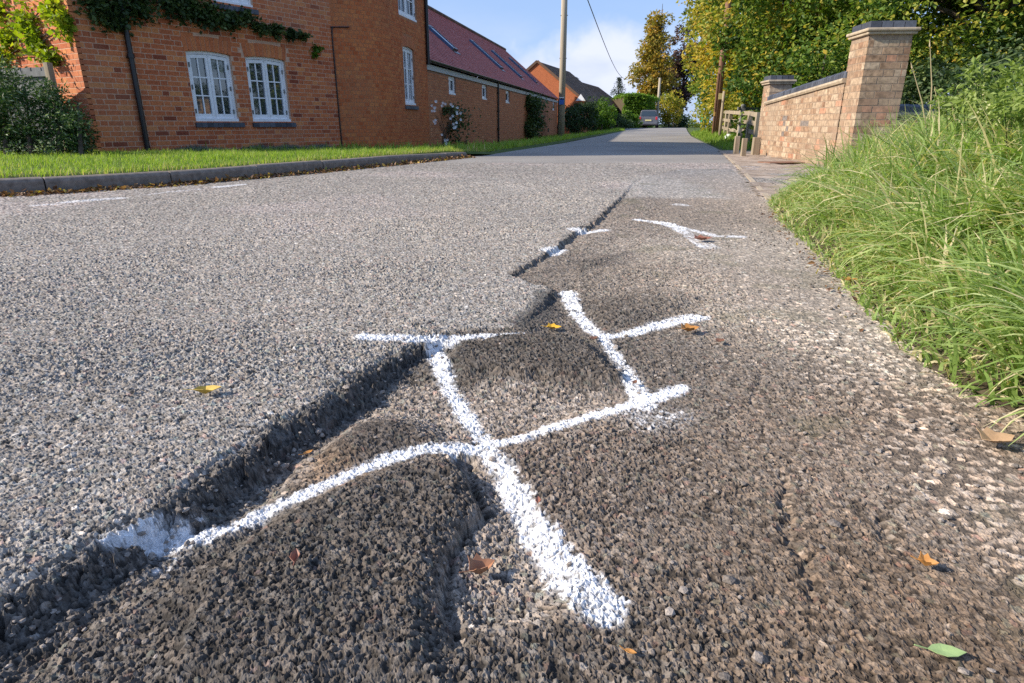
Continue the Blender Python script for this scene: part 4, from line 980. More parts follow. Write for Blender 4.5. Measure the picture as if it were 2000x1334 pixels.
M_bright = rndmat('brick_bright', [(0, (.42, .13, .055)), (1, (.52, .19, .08))], 18, .25)
end = barn.at(barn.L)
g2 = AT(1142, 200, end[1]+1.2); rg = AT(1046, 117, end[1]+1.2)
print('house2 corner', g2, 'ridge', rg, 'barn end', end)
wd2 = (g2.x-rg.x)*2
h2e, q2 = gable_house('orange_gabled_house', 'orange brick house with dark roof, its sunlit gable rising behind the barn', (g2.x, g2.y), 18, 9.5, wd2, -.2, g2.z, rg.z, M_bright, M_tile2)
mb = MB(); dz_ = g2.z+.1   # small white porch gable
dm = empty('porch_gable', Vector(q2(.6, -.15, dz_-.3))-world_loc(h2e), h2e)
mb.add([q2(-.3, -.1, dz_), q2(-.3, .55, dz_), q2(-.3, .22, dz_+.42)], [(0, 1, 2)]); mb.build('panel', M_white, dm)
h3 = AT(1172, 204, end[1]+12); r3 = AT(1102, 150, end[1]+12)
gable_house('brown_roofed_house', 'house with long brown roof stepping down behind the dark hedge', (h3.x, h3.y), 18, 15, (h3.x-r3.x)*2, -.1, h3.z, r3.z, M_bright, M_tile2)
h4 = AT(1222, 222, 66); r4 = AT(1186, 206, 66)
gable_house('low_roofed_bungalow', 'low bungalow with rust brown roof beside the bright clipped hedge', (h4.x, h4.y), 11, 8, (h4.x-r4.x)*2, -.1, h4.z, r4.z, M_tile2, M_tile2, win=False)
# ------------------------------------------------------------------ kerb
KP = Path([tuple(q) for q in EDGE_L[:11]])
KG = empty('kerb', (KP.p[0][0], KP.p[0][1], 0)); tag(KG, 'grey concrete kerb along the left verge', kind='structure')
sj = KP.s[0]; X_, Y_, Z_ = ray(93, 379); tt = np.linspace(0, KP.L, 3000); xx = np.interp(tt, KP.s, KP.p[:, 0]); yy = np.interp(tt, KP.s, KP.p[:, 1]); j0 = float(tt[np.argmin(np.abs(xx/yy-X_/Y_))]) % .915
s_ = j0-.915
while s_ < KP.L-.05:
    a, b = max(s_+.004, 0), min(s_+.911, KP.L); s_ += .915
    if b-a < .1: continue
    mb = MB(); vs = []; dzk = random.uniform(-.004, .004); ot = random.uniform(-.004, .004)
    prof = [(0, -.05), (0, .088), (-.012, .108), (-.03, .116), (-.125, .116), (-.125, -.05)]
    N = 3
    for i in range(N):
        q = a+(b-a)*i/(N-1); ztop = float(np.interp(KP.at(q)[1], [0, 8.5, 10.2, 11.6], [0, 0, -.035, -.09]))
        for o_, z_ in prof: vs.append(P3(KP, q, z_+dzk+(ztop if z_ > 0 else 0), o_+ot))
    m = len(prof); fs = [tuple(range(m)), tuple(range((N-1)*m+m-1, (N-1)*m-1, -1))]
    for i in range(N-1):
        for j in range(m): fs.append((i*m+j, (i+1)*m+j, (i+1)*m+(j+1) % m, i*m+(j+1) % m))
    mb.add(vs, fs); mb.build('kerbstone', M_kerb, KG, bevel=.006)
# pale edging strip on the right, flush with the lane
ep = Path([G(1503, 392)[:2], G(1470, 355)[:2], G(1440, 325)[:2], G(1413, 300)[:2]]); EG = empty('edging', (*ep.p[0], 0)); tag(EG, 'pale edging stones between lane and gravel apron', kind='structure')
q = 0
while q < ep.L-.2:
    b = min(q+.9, ep.L); mb = MB(); vs = [P3(ep, s2, z_, o_) for z_ in (-.03, .012) for s2, o_ in ((q+.004, -.02), (b-.004, -.02), (b-.004, .02), (q+.004, .02))]
    mb.add(vs, [(0, 3, 2, 1), (4, 5, 6, 7), (0, 1, 5, 4), (1, 2, 6, 5), (2, 3, 7, 6), (3, 0, 4, 7)]); mb.build('edging_stone', M_stone, EG); q += .9

# ------------------------------------------------------------------ pale brick wall on the right
Fp = np.array([4.30, 11.15]); Np = np.array([3.98, 7.95])
uw = (Fp-Np)/np.hypot(*(Fp-Np))
wall_r = Path([Fp, Np])      # running towards the camera: outward (right of path) faces the lane
LW = wall_r.L
PW = empty('pale_brick_wall', (Np[0], Np[1], 0)); tag(PW, 'weathered pale brick boundary wall with blue brick coping facing the lane', 'wall')
ztl = lambda s_: .80+(s_/LW)*.16
def tone_pale(s_, z_, r):
    v = .1+.72*r.random()
    if r.random() < .05: v = .95
    if r.random() < .02: v = .07
    for (cx, cz) in ((LW*.36, .46), (LW*.62, .50)):
        if abs(s_-cx)+abs(z_-cz)*1.6 < .24 and r.random() < .5: v = .04
    return v
brickwork(wall_r, -.05, 1.05, PW, M_brickp, M_mortarp, (), 'flemish', top=ztl, limit=300, seed=12, tone=tone_pale)
mortar_wall(wall_r, -.05, 1.0, PW, M_mortarp, top=ztl, depth=.0575)
def ledge(path, zf, parent, out=.035, h=.05, name='stone_course', n=10, back=.28):
    for i in range(n):
        a = path.L*i/n+.002; b = path.L*(i+1)/n-.002; mb = MB(); vs = []
        for s2 in (a, b):
            for o_, z_ in ((-back, 0), (.06+out*.6, 0), (.06+out, h*.5), (.06+out*.8, h), (-back, h)): vs.append(P3(path, s2, zf(s2)+z_, o_))
        mb.add(vs, [(0, 1, 2, 3, 4), (9, 8, 7, 6, 5)]+[(j, 5+j, 5+(j+1) % 5, (j+1) % 5) for j in range(5)]); mb.build(name, M_stone, parent)
def cope(path, zf, parent, name='coping_brick', w=.072, h=.095, back=.26, front=.05):
    s2 = 0
    while s2 < path.L-.02:
        a, b = s2+.002, min(s2+w, path.L); s2 += w+.004; mb = MB(); vs = []; j = random.uniform(-.003, .003)
        for q in (a, b):
            for o_, z_ in ((-back, 0), (front, 0), (front, h*.72), (front-.03, h), (-back+.03, h), (-back, h*.7)): vs.append(P3(path, q, zf(q)+z_+j, o_))
        m = 6; mb.add(vs, [tuple(range(m)), tuple(range(2*m-1, m-1, -1))]+[(k_, m+k_, m+(k_+1) % m, (k_+1) % m) for k_ in range(m)]); mb.build(name, M_blue, parent)
ledge(wall_r, ztl, PW); cope(wall_r, lambda s_: ztl(s_)+.05, PW)
b0_ = Path([wall_r.at(0)+np.array([.28, 0]), wall_r.at(LW)+np.array([.28, 0])])
mb = MB(); mb.add([P3(b0_, 0, -.1, 0), P3(b0_, LW, -.1, 0), P3(b0_, LW, .95, 0), P3(b0_, 0, .8, 0)], [(0, 1, 2, 3)]); mb.build('rear_face', M_mortarp, PW)
# gate piers
def pier(name, label, c, w, ztop, head, mt, limit, capw=.07, seed=20, grp=None):
    e = empty(name, (c[0], c[1], 0)); tag(e, label, 'pier', grp)
    u = hd(head); l = np.array([-u[1], u[0]]); hw = w/2-.06; cs = [np.array(c)+u*a*hw+l*b*hw for a, b in ((1, 1), (-1, 1), (-1, -1), (1, -1))]   # anticlockwise seen from above -> outward right of path
    pth = [Path([cs[i], cs[(i+1) % 4]]) for i in range(4)]
    # make certain outward points away from the centre
    for i, pp in enumerate(pth):
        m = pp.at(pp.L/2); d = pp.dir(pp.L/2); n = np.array([d[1], -d[0]])
        if np.dot(n, m-np.array(c)) < 0: pth[i] = Path([pp.p[1], pp.p[0]])
    for i, pp in enumerate(pth):
        ext = Path([pp.p[0]-pp.dir(0)*.0595, pp.p[1]+pp.dir(0)*.0595])
        m = ext.at(ext.L/2); vis_ = np.dot(m-np.array(c), -np.array(c)) > 0
        brickwork(ext, -.05, ztop, e, mt, M_mortarp, (), 'flemish', limit=limit if vis_ else 0, seed=seed+i, tone=tone_pale)
        mortar_wall(Path([pp.p[0]-pp.dir(0)*.054, pp.p[1]+pp.dir(0)*.054]), -.05, ztop, e, M_mortarp, depth=.05755)
    mb = MB(); mb.box((c[0], c[1], ztop), w+.06, w+.06, .03, u); mb.build('cap_course', M_stone, e, bevel=.01)
    mb = MB(); mb.box((c[0], c[1], ztop+.03), w+.10, w+.10, .035, u); mb.build('cap_course', M_stone, e, bevel=.012)
    n = max(2, int(round(w/.225))); 
    for i in range(n):
        for j in range(2*n):
            p = np.array(c)+u*((i+.5)/n-.5)*(w+.02)+l*((j+.5)/(2*n)-.5)*(w+.02); mb = MB(); mb.box((p[0], p[1], ztop+.065), (w+.02)/n-.006, (w+.02)/(2*n)-.006, capw, u, taper=.97); mb.build('cap_brick', M_blue, e)
    return e
pn = Np+np.array([.17, -.20]); pier('brick_gate_pier', 'tall pale brick gate pier nearest the grass bank with dark cap', (pn[0], pn[1]), .46, 1.42, 4.5, M_brickp, 150, seed=20)
pf = Fp+np.array([.16, .16]); pier('brick_gate_pier', 'smaller pale brick pier at the far end of the wall beside the picket posts', (pf[0], pf[1]), .36, 1.12, 4.5, M_brickp, 80, seed=40)
# lower wall running right from the near pier
P1_ = np.array([pn[0]+.2, pn[1]+.25]); wl = Path([P1_, P1_+hd(82)*3.2]); WL = empty('low_garden_wall', (P1_[0], P1_[1], 0)); tag(WL, 'low brick wall with blue brick coping right of the tall pier, behind the grass', 'wall')
zz2 = lambda s_: .58+0*s_
brickwork(wl, -.05, .6, WL, M_brickp, M_mortarp, (), 'stretcher', top=zz2, limit=60, seed=50, tone=lambda s_, z_, r: .82+.18*r.random() if r.random() < .5 else .4+.4*r.random()); mortar_wall(wl, -.05, .58, WL, M_mortarp, depth=.0575); ledge(wl, zz2, WL, n=6); cope(wl, lambda s_: .63, WL, w=.215)
slab(wl, 0, wl.L, -.05, .57, -.30, -.29, 'rear_face', M_mortarp, WL)

# ------------------------------------------------------------------ fence, posts, poles
def post(p, w, h, u=(1, 0), r=None):
    mb = MB(); mb.box(p, w, w*.8, h, u, taper=.96); return mb
# three short stumps in front of the far pier
for i, (px, py, top, wpx) in enumerate(((1437, 300, 266, 8), (1451, 305, 270, 8), (1474, 302, 268, 11))):
    g_ = G(px, py); s1 = AT((px+8), top, g_[1]); wdt = wpx/FPX*(g_[1]*CT+.1)
    mb = post((g_[0], g_[1], g_[2]-.05), wdt*1.15, s1.z-g_[2]+.05); o = mb.build('fence_stump', M_wood, bevel=.004)
    tag(o, ['leftmost short weathered post stump by the gravel apron', 'middle short weathered post stump by the gravel apron', 'widest short post stump right against the far pier'][i], 'post', 'short post stumps by the pier')
# tall grey post with two rails running to the wall
gp = G(1444, 285); FG = empty('grey_post_and_rails', (gp[0], gp[1]+1.0, 0)); tag(FG, 'tall grey post with dark weathered rails joining the wall end', 'fence')
D1 = gp[1]+1.0; t1_ = AT(1452, 206, D1); b1_ = Vector((t1_.x, t1_.y, 0))
mb = post((t1_.x, t1_.y, 0), .10, t1_.z); mb.build('post', M_greywood, FG, bevel=.004)
mb = MB(); mb.tube([(t1_.x, t1_.y, t1_.z-.02), (t1_.x, t1_.y, t1_.z+.03)], [.07, .045], 8); mb.build('post_cap', M_greywood, FG)
for (ya, yb) in ((212, 213), (241, 243)):
    a = AT(1441, ya, D1-.05); b = AT(1492, yb, D1+.6); mb = MB(); mb.bar(a, b, .03, .075); mb.build('rail', M_greywood, FG)
# pale post-and-rail fence curving away
RG = empty('pale_rail_fence', (4.5, 14.0, 0)); tag(RG, 'pale sunlit post and rail fence curving away behind the pole', 'fence')
fpx = [(1479, 222, 262), (1464, 219, 257), (1446, 218, 257), (1426, 217, 254), (1419, 217, 252), (1413, 217, 250), (1407, 217, 248), (1403, 218, 246)]
fD = [14.0, 15.5, 17.5, 20.0, 22.5, 25.0, 28, 31]
tp = []
for (px, yt, yb), D in zip(fpx, fD):
    a = AT(px, yt, D); b = AT(px-2, yb, D); mb = MB(); mb.box((b.x, b.y, 0.05), .10, .08, a.z-.05+.03, (1, 0)); mb.build('post', M_wood, RG); tp.append((a, b))
for fr in (.06, .5, .97):
    for i in range(len(tp)-1):
        a = tp[i][0].lerp(tp[i][1], fr); b = tp[i+1][0].lerp(tp[i+1][1], fr); mb = MB(); mb.bar(a, b, .035, .09); mb.build('rail', M_wood, RG)
# poles
def pole(name, label, px, py, topx, topy, D, w, mt, extra=None, zt=None, grp=None):
    b = AT(px, py, D); z0 = ground_at(b.x, b.y)-.1; t = AT(topx, topy, D); e = empty(name, (b.x, b.y, z0)); tag(e, label, 'pole', grp)
    mb = MB(); top = Vector((b.x, b.y, t.z if zt is None else zt)); mb.tube([(b.x, b.y, z0), (b.x, b.y, (z0+top.z)/2), top], [w/2, w/2*.92, w/2*.8], 14); mb.build('shaft', mt, e, smoothsh=True); return e, b
e1, b1 = pole('telegraph_pole', 'tall pale telegraph pole with blue plate at the end of the barn', 1096, 262, 1102, 0, 32.0, .32, M_pole, zt=9.0)
for (py_, h_, c_) in ((198, .28, (.03, .12, .42)), (192, .10, (.85, .85, .85))):
    p = AT(1097, py_, 32.0-.18); mb = MB(); mb.box((p.x, p.y, p.z-h_/2), .22, .012, h_); mb.build('number_plate', plain('plate_%d' % py_, c_), e1)
for z_ in (3.4, 5.2, 6.6):
    mb = MB(); mb.tube([(b1.x-.17, b1.y-.05, z_), (b1.x+.17, b1.y-.05, z_)], .02, 6); mb.build('step_iron', M_pole, e1)
mb = MB(); mb.bar((b1.x-.8, b1.y, 8.6), (b1.x+.8, b1.y, 8.6), .1, .1); mb.build('crossarm', M_pole, e1)
e2, b2 = pole('telegraph_pole', 'brown telegraph pole with yellow plate on the right bank', 1398, 248, 1424, 0, 24.0, .225, M_polebr, zt=7.5)
p = AT(1408, 188, 24.0-.13); mb = MB(); mb.box((p.x, p.y, p.z-.10), .16, .012, .2); mb.build('warning_plate', plain('plate_yellow', (.75, .62, .28)), e2)
p = AT(1398, 222, 24.0-.13); mb = MB(); mb.box((p.x-.05, p.y, p.z-.08), .06, .012, .14); mb.build('warning_plate', plain('plate_orange', (.75, .45, .15)), e2)
mb = MB(); mb.tube([(b2.x-.13, b2.y-.08, 0), (b2.x-.13, b2.y-.08, 2.2)], .02, 6); mb.build('cable_guard', M_polebr, e2)
pole('telegraph_pole', 'thin pale pole standing beyond the parked car', 1284, 222, 1290, 152, 62, .26, M_pole)
pole('thin_pole', 'slim pale pole leaning behind the rail fence', 1410, 220, 1421, 178, 21, .10, M_wood)
pole('dark_far_pole', 'thin dark pole on the crest left of the green box', 1368, 247, 1373, 207, 74, .16, M_black)
g_ = G(1393, 259); t_ = AT(1394, 241, g_[1]); mb = MB(); mb.box((g_[0], g_[1], g_[2]-.02), .06, .05, t_.z-g_[2], (1, 0)); o = mb.build('marker_post', M_white); tag(o, 'short white marker post at the foot of the brown pole', 'post')
p = AT(1376, 246, 66); mb = MB(); mb.box((p.x, p.y, .1), .75, .5, 1.3); o = mb.build('green_cabinet', plain('green_box', (.03, .30, .14)), bevel=.05); tag(o, 'green roadside cabinet on the crest', 'cabinet')
mb = MB(); mb.box((p.x-.05, p.y-.27, .1), .5, .03, .28); mb.build('label_panel', M_white, o)
# overhead wire
a = Vector((b1.x+.7, b1.y, 8.7)); c1 = AT(1148, 0, 20.0); c2 = AT(1225, 155, 60.0); mb = MB()
pts_ = []
for i in range(25):
    t = i/24; P_ = c1.lerp(c2, t); P_.z -= 1.0*math.sin(math.pi*t)*.6; pts_.append(P_)
mb.tube([c1+(c1-c2)*.15]+pts_, .014, 5); o = mb.build('overhead_wire', M_black); tag(o, 'thin telephone wire crossing the sky right of the tall pole', 'wire')
# fence panel at far left, behind the bush
fpL = Path([np.array([-6.45, 9.55])+hd(-70)*4.0, np.array([-6.45, 9.55])]); GF = empty('board_fence', (fpL.p[1][0], fpL.p[1][1], 0)); tag(GF, 'grey weathered board fence behind the dark bush', 'fence')
zt_ = AT(150, 125, 9.5).z
nbd = 38
for i in range(nbd):
    a = fpL.L*i/nbd; mb = MB(); vs = [P3(fpL, s2, z2, o2) for o2 in (0, .02+.008*(i % 2)) for s2, z2 in ((a+.003, -.1), (a+fpL.L/nbd-.003, -.1), (a+fpL.L/nbd-.003, zt_-.03+random.uniform(-.01, .01)), (a+.003, zt_-.03))]
    mb.add(vs, [(0, 3, 2, 1), (4, 5, 6, 7), (0, 1, 5, 4), (1, 2, 6, 5), (2, 3, 7, 6), (3, 0, 4, 7)]); mb.build('fence_board', M_greywood, GF)
for a in (.03, 1.9, 3.9): mb = MB(); p = P3(fpL, fpL.L-a, -.1, .04); mb.box(p, .08, .08, zt_+.12, fpL.dir(1)); mb.build('fence_post', M_wood, GF)
for z2 in (.15, zt_-.12): mb = MB(); mb.bar(P3(fpL, 0, z2, .045), P3(fpL, fpL.L, z2, .045), .03, .07); mb.build('fence_rail', M_greywood, GF)
# ------------------------------------------------------------------ parked car
M_car = plain('car_paint', (.20, .20, .225), .25, .7, metal=.5); M_rub = plain('tyre_rubber', (.02, .02, .02), .8, .3); M_red = plain('tail_lamp', (.55, .03, .04), .2, .7); M_plate = plain('plate', (.75, .66, .30), .4, .4)
M_cg = plain('car_glass', (.02, .03, .035), .05, 1.0)
cb = AT(1265, 250, 57); CG = empty('parked_car', (cb.x, cb.y, float(zroad(57)))); tag(CG, 'grey hatchback seen from behind, parked by the clipped hedge', 'car'); CG.rotation_euler = (0, 0, 0)
cu = hd(12); cl = np.array([-cu[1], cu[0]])
def cp(f, l_, z_): p = np.array([cb.x, cb.y])+cu*f+cl*l_; return (p[0], p[1], float(zroad(57))+z_)
def hull(name, secs, mt, parent):    # secs: (f, halfwidth list by z)
    mb = MB(); m = None; vs = []
    for f, prof in secs:
        ring = [cp(f, w, z_) for w, z_ in prof]+[cp(f, -w, z_) for w, z_ in reversed(prof)]; m = len(ring); vs += ring
    fs = [tuple(range(m-1, -1, -1)), tuple(range(m*(len(secs)-1), m*len(secs)))]
    for i in range(len(secs)-1):
        for j in range(m): fs.append((i*m+j, i*m+(j+1) % m, (i+1)*m+(j+1) % m, (i+1)*m+j))
    mb.add(vs, fs); return mb.build(name, mt, parent, smoothsh=False, bevel=.03)
body = hull('body', [(0, [(.72, .28), (.80, .40), (.82, .62), (.78, .85), (.72, .92)]), (.15, [(.80, .22), (.88, .40), (.89, .65), (.85, .90), (.76, .96)]), (1.2, [(.84, .20), (.90, .42), (.90, .68), (.86, .92), (.78, .97)]),
                     (3.0, [(.84, .20), (.90, .42), (.90, .66), (.85, .88), (.76, .93)]), (4.0, [(.80, .22), (.86, .40), (.86, .58), (.80, .74), (.70, .80)]), (4.25, [(.66, .28), (.74, .40), (.74, .52), (.66, .60), (.56, .64)])], M_car, CG)
hull('cabin', [(.06, [(.74, .93), (.70, .96)]), (.55, [(.76, .94), (.66, 1.40), (.56, 1.45)]), (1.6, [(.77, .94), (.66, 1.45), (.54, 1.50)]), (2.6, [(.76, .93), (.62, 1.40), (.52, 1.44)]), (3.4, [(.74, .90), (.68, .95), (.6, .96)])][1:4], M_car, CG)
mb = MB(); mb.add([cp(.08, .62, .97), cp(.08, -.62, .97), cp(.50, -.54, 1.38), cp(.50, .54, 1.38), cp(.6, .62, .97), cp(.6, -.62, .97)], [(0, 1, 2, 3), (0, 3, 4), (1, 5, 2), (4, 3, 2, 5)]); mb.build('rear_window', M_cg, CG)
for sg in (1, -1):
    mb = MB(); mb.add([cp(.65, sg*.765, .98), cp(2.5, sg*.765, .98), cp(2.3, sg*.665, 1.38), cp(.85, sg*.69, 1.38)], [(0, 1, 2, 3)]); mb.build('side_window', M_cg, CG)
    mb = MB(); mb.box(cp(.02, sg*.69, .68), .16, .10, .24, cl); mb.build('tail_light', M_red, CG, bevel=.02)
    mb = MB(); mb.box(cp(1.9+.9, sg*.98, .95), .08, .16, .12, cu); mb.build('wing_mirror', M_car, CG, bevel=.02)
    for f_ in (.75, 3.3):
        mb = MB(); mb.tube([cp(f_, sg*.70, .31), cp(f_, sg*.90, .31)], .31, 20); w_ = mb.build('wheel', M_rub, CG); mb = MB(); mb.tube([cp(f_, sg*.895, .31), cp(f_, sg*.91, .31)], .19, 14); mb.build('rim', M_fascia, w_)
mb = MB(); mb.box(cp(-.03, 0, .30), .10, 1.5, .20, cu); mb.build('bumper', M_car, CG, bevel=.03)
mb = MB(); mb.box(cp(-.04, 0, .58), .02, .52, .11, cu); pl_ = mb.build('number_plate', M_plate, CG)
# ------------------------------------------------------------------ plants
M_grass = leafmat('long_grass', [(0, (.14, .21, .05)), (.35, (.23, .335, .085)), (.7, (.39, .475, .17)), (.86, (.50, .54, .28)), (.9, (.60, .52, .28)), (1, (.70, .60, .38))], .40, .5, .35)
M_lawn = leafmat('verge_grass', [(0, (.11, .19, .025)), (.5, (.21, .32, .045)), (.85, (.32, .40, .08)), (.92, (.42, .38, .15)), (1, (.46, .40, .20))], .4, .6, .25)
def blades(name, P, Ln, head, tilt, curl, width, mt, rnd, segs=4, parent=None):
    """tapering, drooping blades as one mesh"""
    n = len(P); k = segs+1; t = np.linspace(0, 1, k)[None, :]
    ang = tilt[:, None]+curl[:, None]*t
    ds = Ln[:, None]/segs; hx = np.concatenate([np.zeros((n, 1)), np.cumsum(np.sin(ang[:, :-1])*ds, 1)], 1); hz = np.concatenate([np.zeros((n, 1)), np.cumsum(np.cos(ang[:, :-1])*ds, 1)], 1)
    dx, dy = np.sin(head)[:, None], np.cos(head)[:, None]
    cx = P[:, 0:1]+hx*dx; cy = P[:, 1:2]+hx*dy; cz = P[:, 2:3]+hz
    tw = RNG.uniform(-.6, .6, n)[:, None]
    w = width[:, None]*(1-t**1.8)*.5+.0002; sx, sy = dy*np.cos(tw)-0*dx, -dx*np.cos(tw)
    V = np.empty((n, k, 2, 3)); V[:, :, 0, 0] = cx+sx*w; V[:, :, 0, 1] = cy+sy*w; V[:, :, 0, 2] = cz+w*np.sin(tw); V[:, :, 1, 0] = cx-sx*w; V[:, :, 1, 1] = cy-sy*w; V[:, :, 1, 2] = cz-w*np.sin(tw)
    base = (np.arange(n)*k*2)[:, None]; q = np.arange(segs)[None, :]*2
    a = base+q; F = np.stack([a, a+1, a+3, a+2], -1).reshape(-1, 4)
    r = np.repeat(rnd, k*2)
    return mesh_np(name, V.reshape(-1, 3), F, mt, parent, rnd=r)
# long grass on the bank
def bank_points(n, box, dens):
    out = []
    while sum(len(o) for o in out) < n:
        xx = RNG.uniform(box[0], box[1], 60000); yy = RNG.uniform(box[2], box[3], 60000); s_ = psd(xx, yy, BANK)
        ok = (s_ > -.03) & (RNG.random(60000) < dens(xx, yy, s_)); out.append(np.stack([xx[ok], yy[ok], s_[ok]], 1))
    return np.concatenate(out)[:n]
dens = lambda xx, yy, s_: np.clip(1.25-.13*yy, .25, 1)*np.clip(1.3-.35*s_, .2, 1)*(.35+.65*smooth(.35, .6, fbm(xx, yy, 3, 3, 15)))*np.where(np.abs(xx) < .86*yy+1.0, 1, .0)
Q = bank_points(34000, (.9, 5.4, .2, 7.6), dens); n = len(Q)
cl = fbm(Q[:, 0], Q[:, 1], 4.5, 2, 16); zz = np.where(Q[:, 2] > 0, zbank(Q[:, 0], Q[:, 1], Q[:, 2]), 0)
tall = smooth(.42, .62, cl)*smooth(.02, .35, Q[:, 2])
Ln = (.05+.11*smooth(-.02, .25, Q[:, 2])+.20*tall)*RNG.uniform(.6, 1.25, n)
hdg = np.where(RNG.random(n) < .6, np.radians(-80)+RNG.normal(0, .8, n), RNG.uniform(-3.14, 3.14, n)) + (vnoise(Q[:, 0], Q[:, 1], 5, 17)-.5)*3
rn = np.clip(.45+.30*(vnoise(Q[:, 0], Q[:, 1], 2.6, 18)-.5)+RNG.normal(0, .17, n), 0, .84); dry = RNG.random(n) < .24; rn = np.where(dry, RNG.uniform(.88, 1, n), rn)
o = blades('long_grass', np.stack([Q[:, 0], Q[:, 1], zz-.004], 1), Ln, hdg, RNG.uniform(.05, 1.0, n), RNG.uniform(.3, 2.5, n), RNG.uniform(.0038, .0108, n)*(1+.6*tall), M_grass, rn, 5); tag(o, 'long drooping grass covering the right bank', 'grass', kind='stuff')
# broad tussock blades hanging over the lane edge, close to the camera
cs = [(G(1640, 470), 130), (G(1780, 560), 150), (G(1880, 700), 150), (G(1960, 800), 170), (G(1700, 400), 110), (G(1990, 640), 120), (G(1850, 480), 90)]
P_, H_, L_, T_, R_ = [], [], [], [], []
for (c, m) in cs:
    cx, cy = c[0]+.16, c[1]+.04
    for i in range(m):
        a = RNG.uniform(0, 6.28); r = abs(RNG.normal(0, .075)); xx, yy = cx+math.cos(a)*r, cy+math.sin(a)*r; s_ = psd(np.array([xx]), np.array([yy]), BANK)
        P_.append((xx, yy, float(zbank(np.array([xx]), np.array([yy]), s_)[0]))); H_.append(math.radians(-95)+RNG.normal(0, 1.0)); L_.append(RNG.uniform(.16, .34)); T_.append(RNG.uniform(.05, .6)); R_.append(np.clip(RNG.normal(.55, .17), 0, .84) if RNG.random() > .07 else .93)
n = len(P_); o = blades('grass_tussocks', np.array(P_), np.array(L_), np.array(H_), np.array(T_), RNG.uniform(.9, 2.2, n), RNG.uniform(.006, .0125, n), M_grass, np.array(R_), 7); tag(o, 'broad bladed tussocks hanging over the lane edge', 'grass', kind='stuff')
# dry stalks
M_straw = leafmat('dry_straw', [(0, (.42, .34, .20)), (1, (.60, .50, .32))], .2, .7)
for i, (bx, by, tx, ty, D, lab) in enumerate(((1812, 245, 1780, 126, 4.2, 'dry straw stalk leaning left in front of the low wall'), (1815, 225, 1816, 82, 4.3, 'tallest dry stalk rising straight against the dark trees'), (1872, 300, 1858, 198, 3.4, 'short dry stalk at the crest of the bank'), (1832, 240, 1826, 172, 4.4, 'small dry stalk beside the tallest one'), (1668, 365, 1655, 300, 4.3, 'pale stalk bending at the near end of the grass'))):
    a, b = AT(bx, by+25, D), AT(tx, ty, D); mb = MB(); m_ = a.lerp(b, .5)+Vector((.015, 0, 0)); mb.tube([a, m_, b], [.0045, .0035, .0015], 6); h_ = b; mb.tube([b-(b-a)*.05, b+(b-a)*.03], [.005, .001], 5); o = mb.build('dry_stalk', M_straw); tag(o, lab, 'stalk')
# verge grass
def verge(n, y0, y1, tmax, hmin, hmax, nm, lab, wmul=1):
    yy = RNG.uniform(y0, y1, n); k = RNG.random(n)**1.5; ex_ = np.interp(yy, EL[:, 1], EL[:, 0]); xx = ex_-.05-k*tmax
    t = left_t(xx, yy); ok = (t > np.where(yy < 11.6, .13, .0)) & (np.abs(xx) < .82*yy+1.2); ok &= ~inside(xx, yy, [tuple(A), tuple(B), tuple(E_), tuple(Cc), tuple(barn.at(barn.L)), (-30, 45), (-30, 9)])
    xx, yy, t = xx[ok], yy[ok], t[ok]; m = len(xx); z_ = zleft(xx, yy, t)+.002*0; edge_ = np.exp(-((t-.16)/.10)**2)*(yy < 12)
    Ln = RNG.uniform(hmin, hmax, m)*(1+.8*smooth(.5, .8, vnoise(xx, yy, 6, 19))); rn = np.clip(.55+.5*(fbm(xx, yy, 3, 2, 20)-.5)+RNG.normal(0, .14, m), 0, .88); rn = np.where(RNG.random(m) < .05+.35*edge_, RNG.uniform(.9, 1, m), rn)
    o = blades(nm, np.stack([xx, yy, z_-.003], 1), Ln, RNG.uniform(0, 6.28, m), RNG.uniform(0, .5, m), RNG.uniform(.2, 1.5, m), RNG.uniform(.0035, .007, m)*wmul, M_lawn, rn, 2); tag(o, lab, 'grass', kind='stuff')
verge(80000, 2.6, 12, 7.5, .025, .06, 'verge_grass', 'short mown grass on the sunlit verge', 1.2)
verge(22000, 11, 50, 5.5, .06, .13, 'verge_grass', 'shaded grass strip along the barn', 4)
yy = RNG.uniform(11.5, 34, 26000); xx = RNG.uniform(3.5, 14, 26000); m = psd(xx, yy, MOUND); dd = psd(xx, yy, EDGE_R[9:] + [(120, 90), (120, 8), (4.6, 12.6)])
ok = ((m > 0) | ((dd > .1) & (yy > 13.5))) & (psd(xx, yy, ap) < 0); xx, yy = xx[ok], yy[ok]; z_ = zground(xx, yy); m = len(xx)
o = blades('verge_grass', np.stack([xx, yy, z_], 1), RNG.uniform(.10, .22, m), RNG.uniform(0, 6.28, m), RNG.uniform(0, .5, m), RNG.uniform(.2, 1.5, m), RNG.uniform(.012, .03, m), M_lawn, np.clip(RNG.normal(.42, .16, m), 0, .85), 2); tag(o, 'bright rough grass mound on the right of the lane', 'grass', kind='stuff')

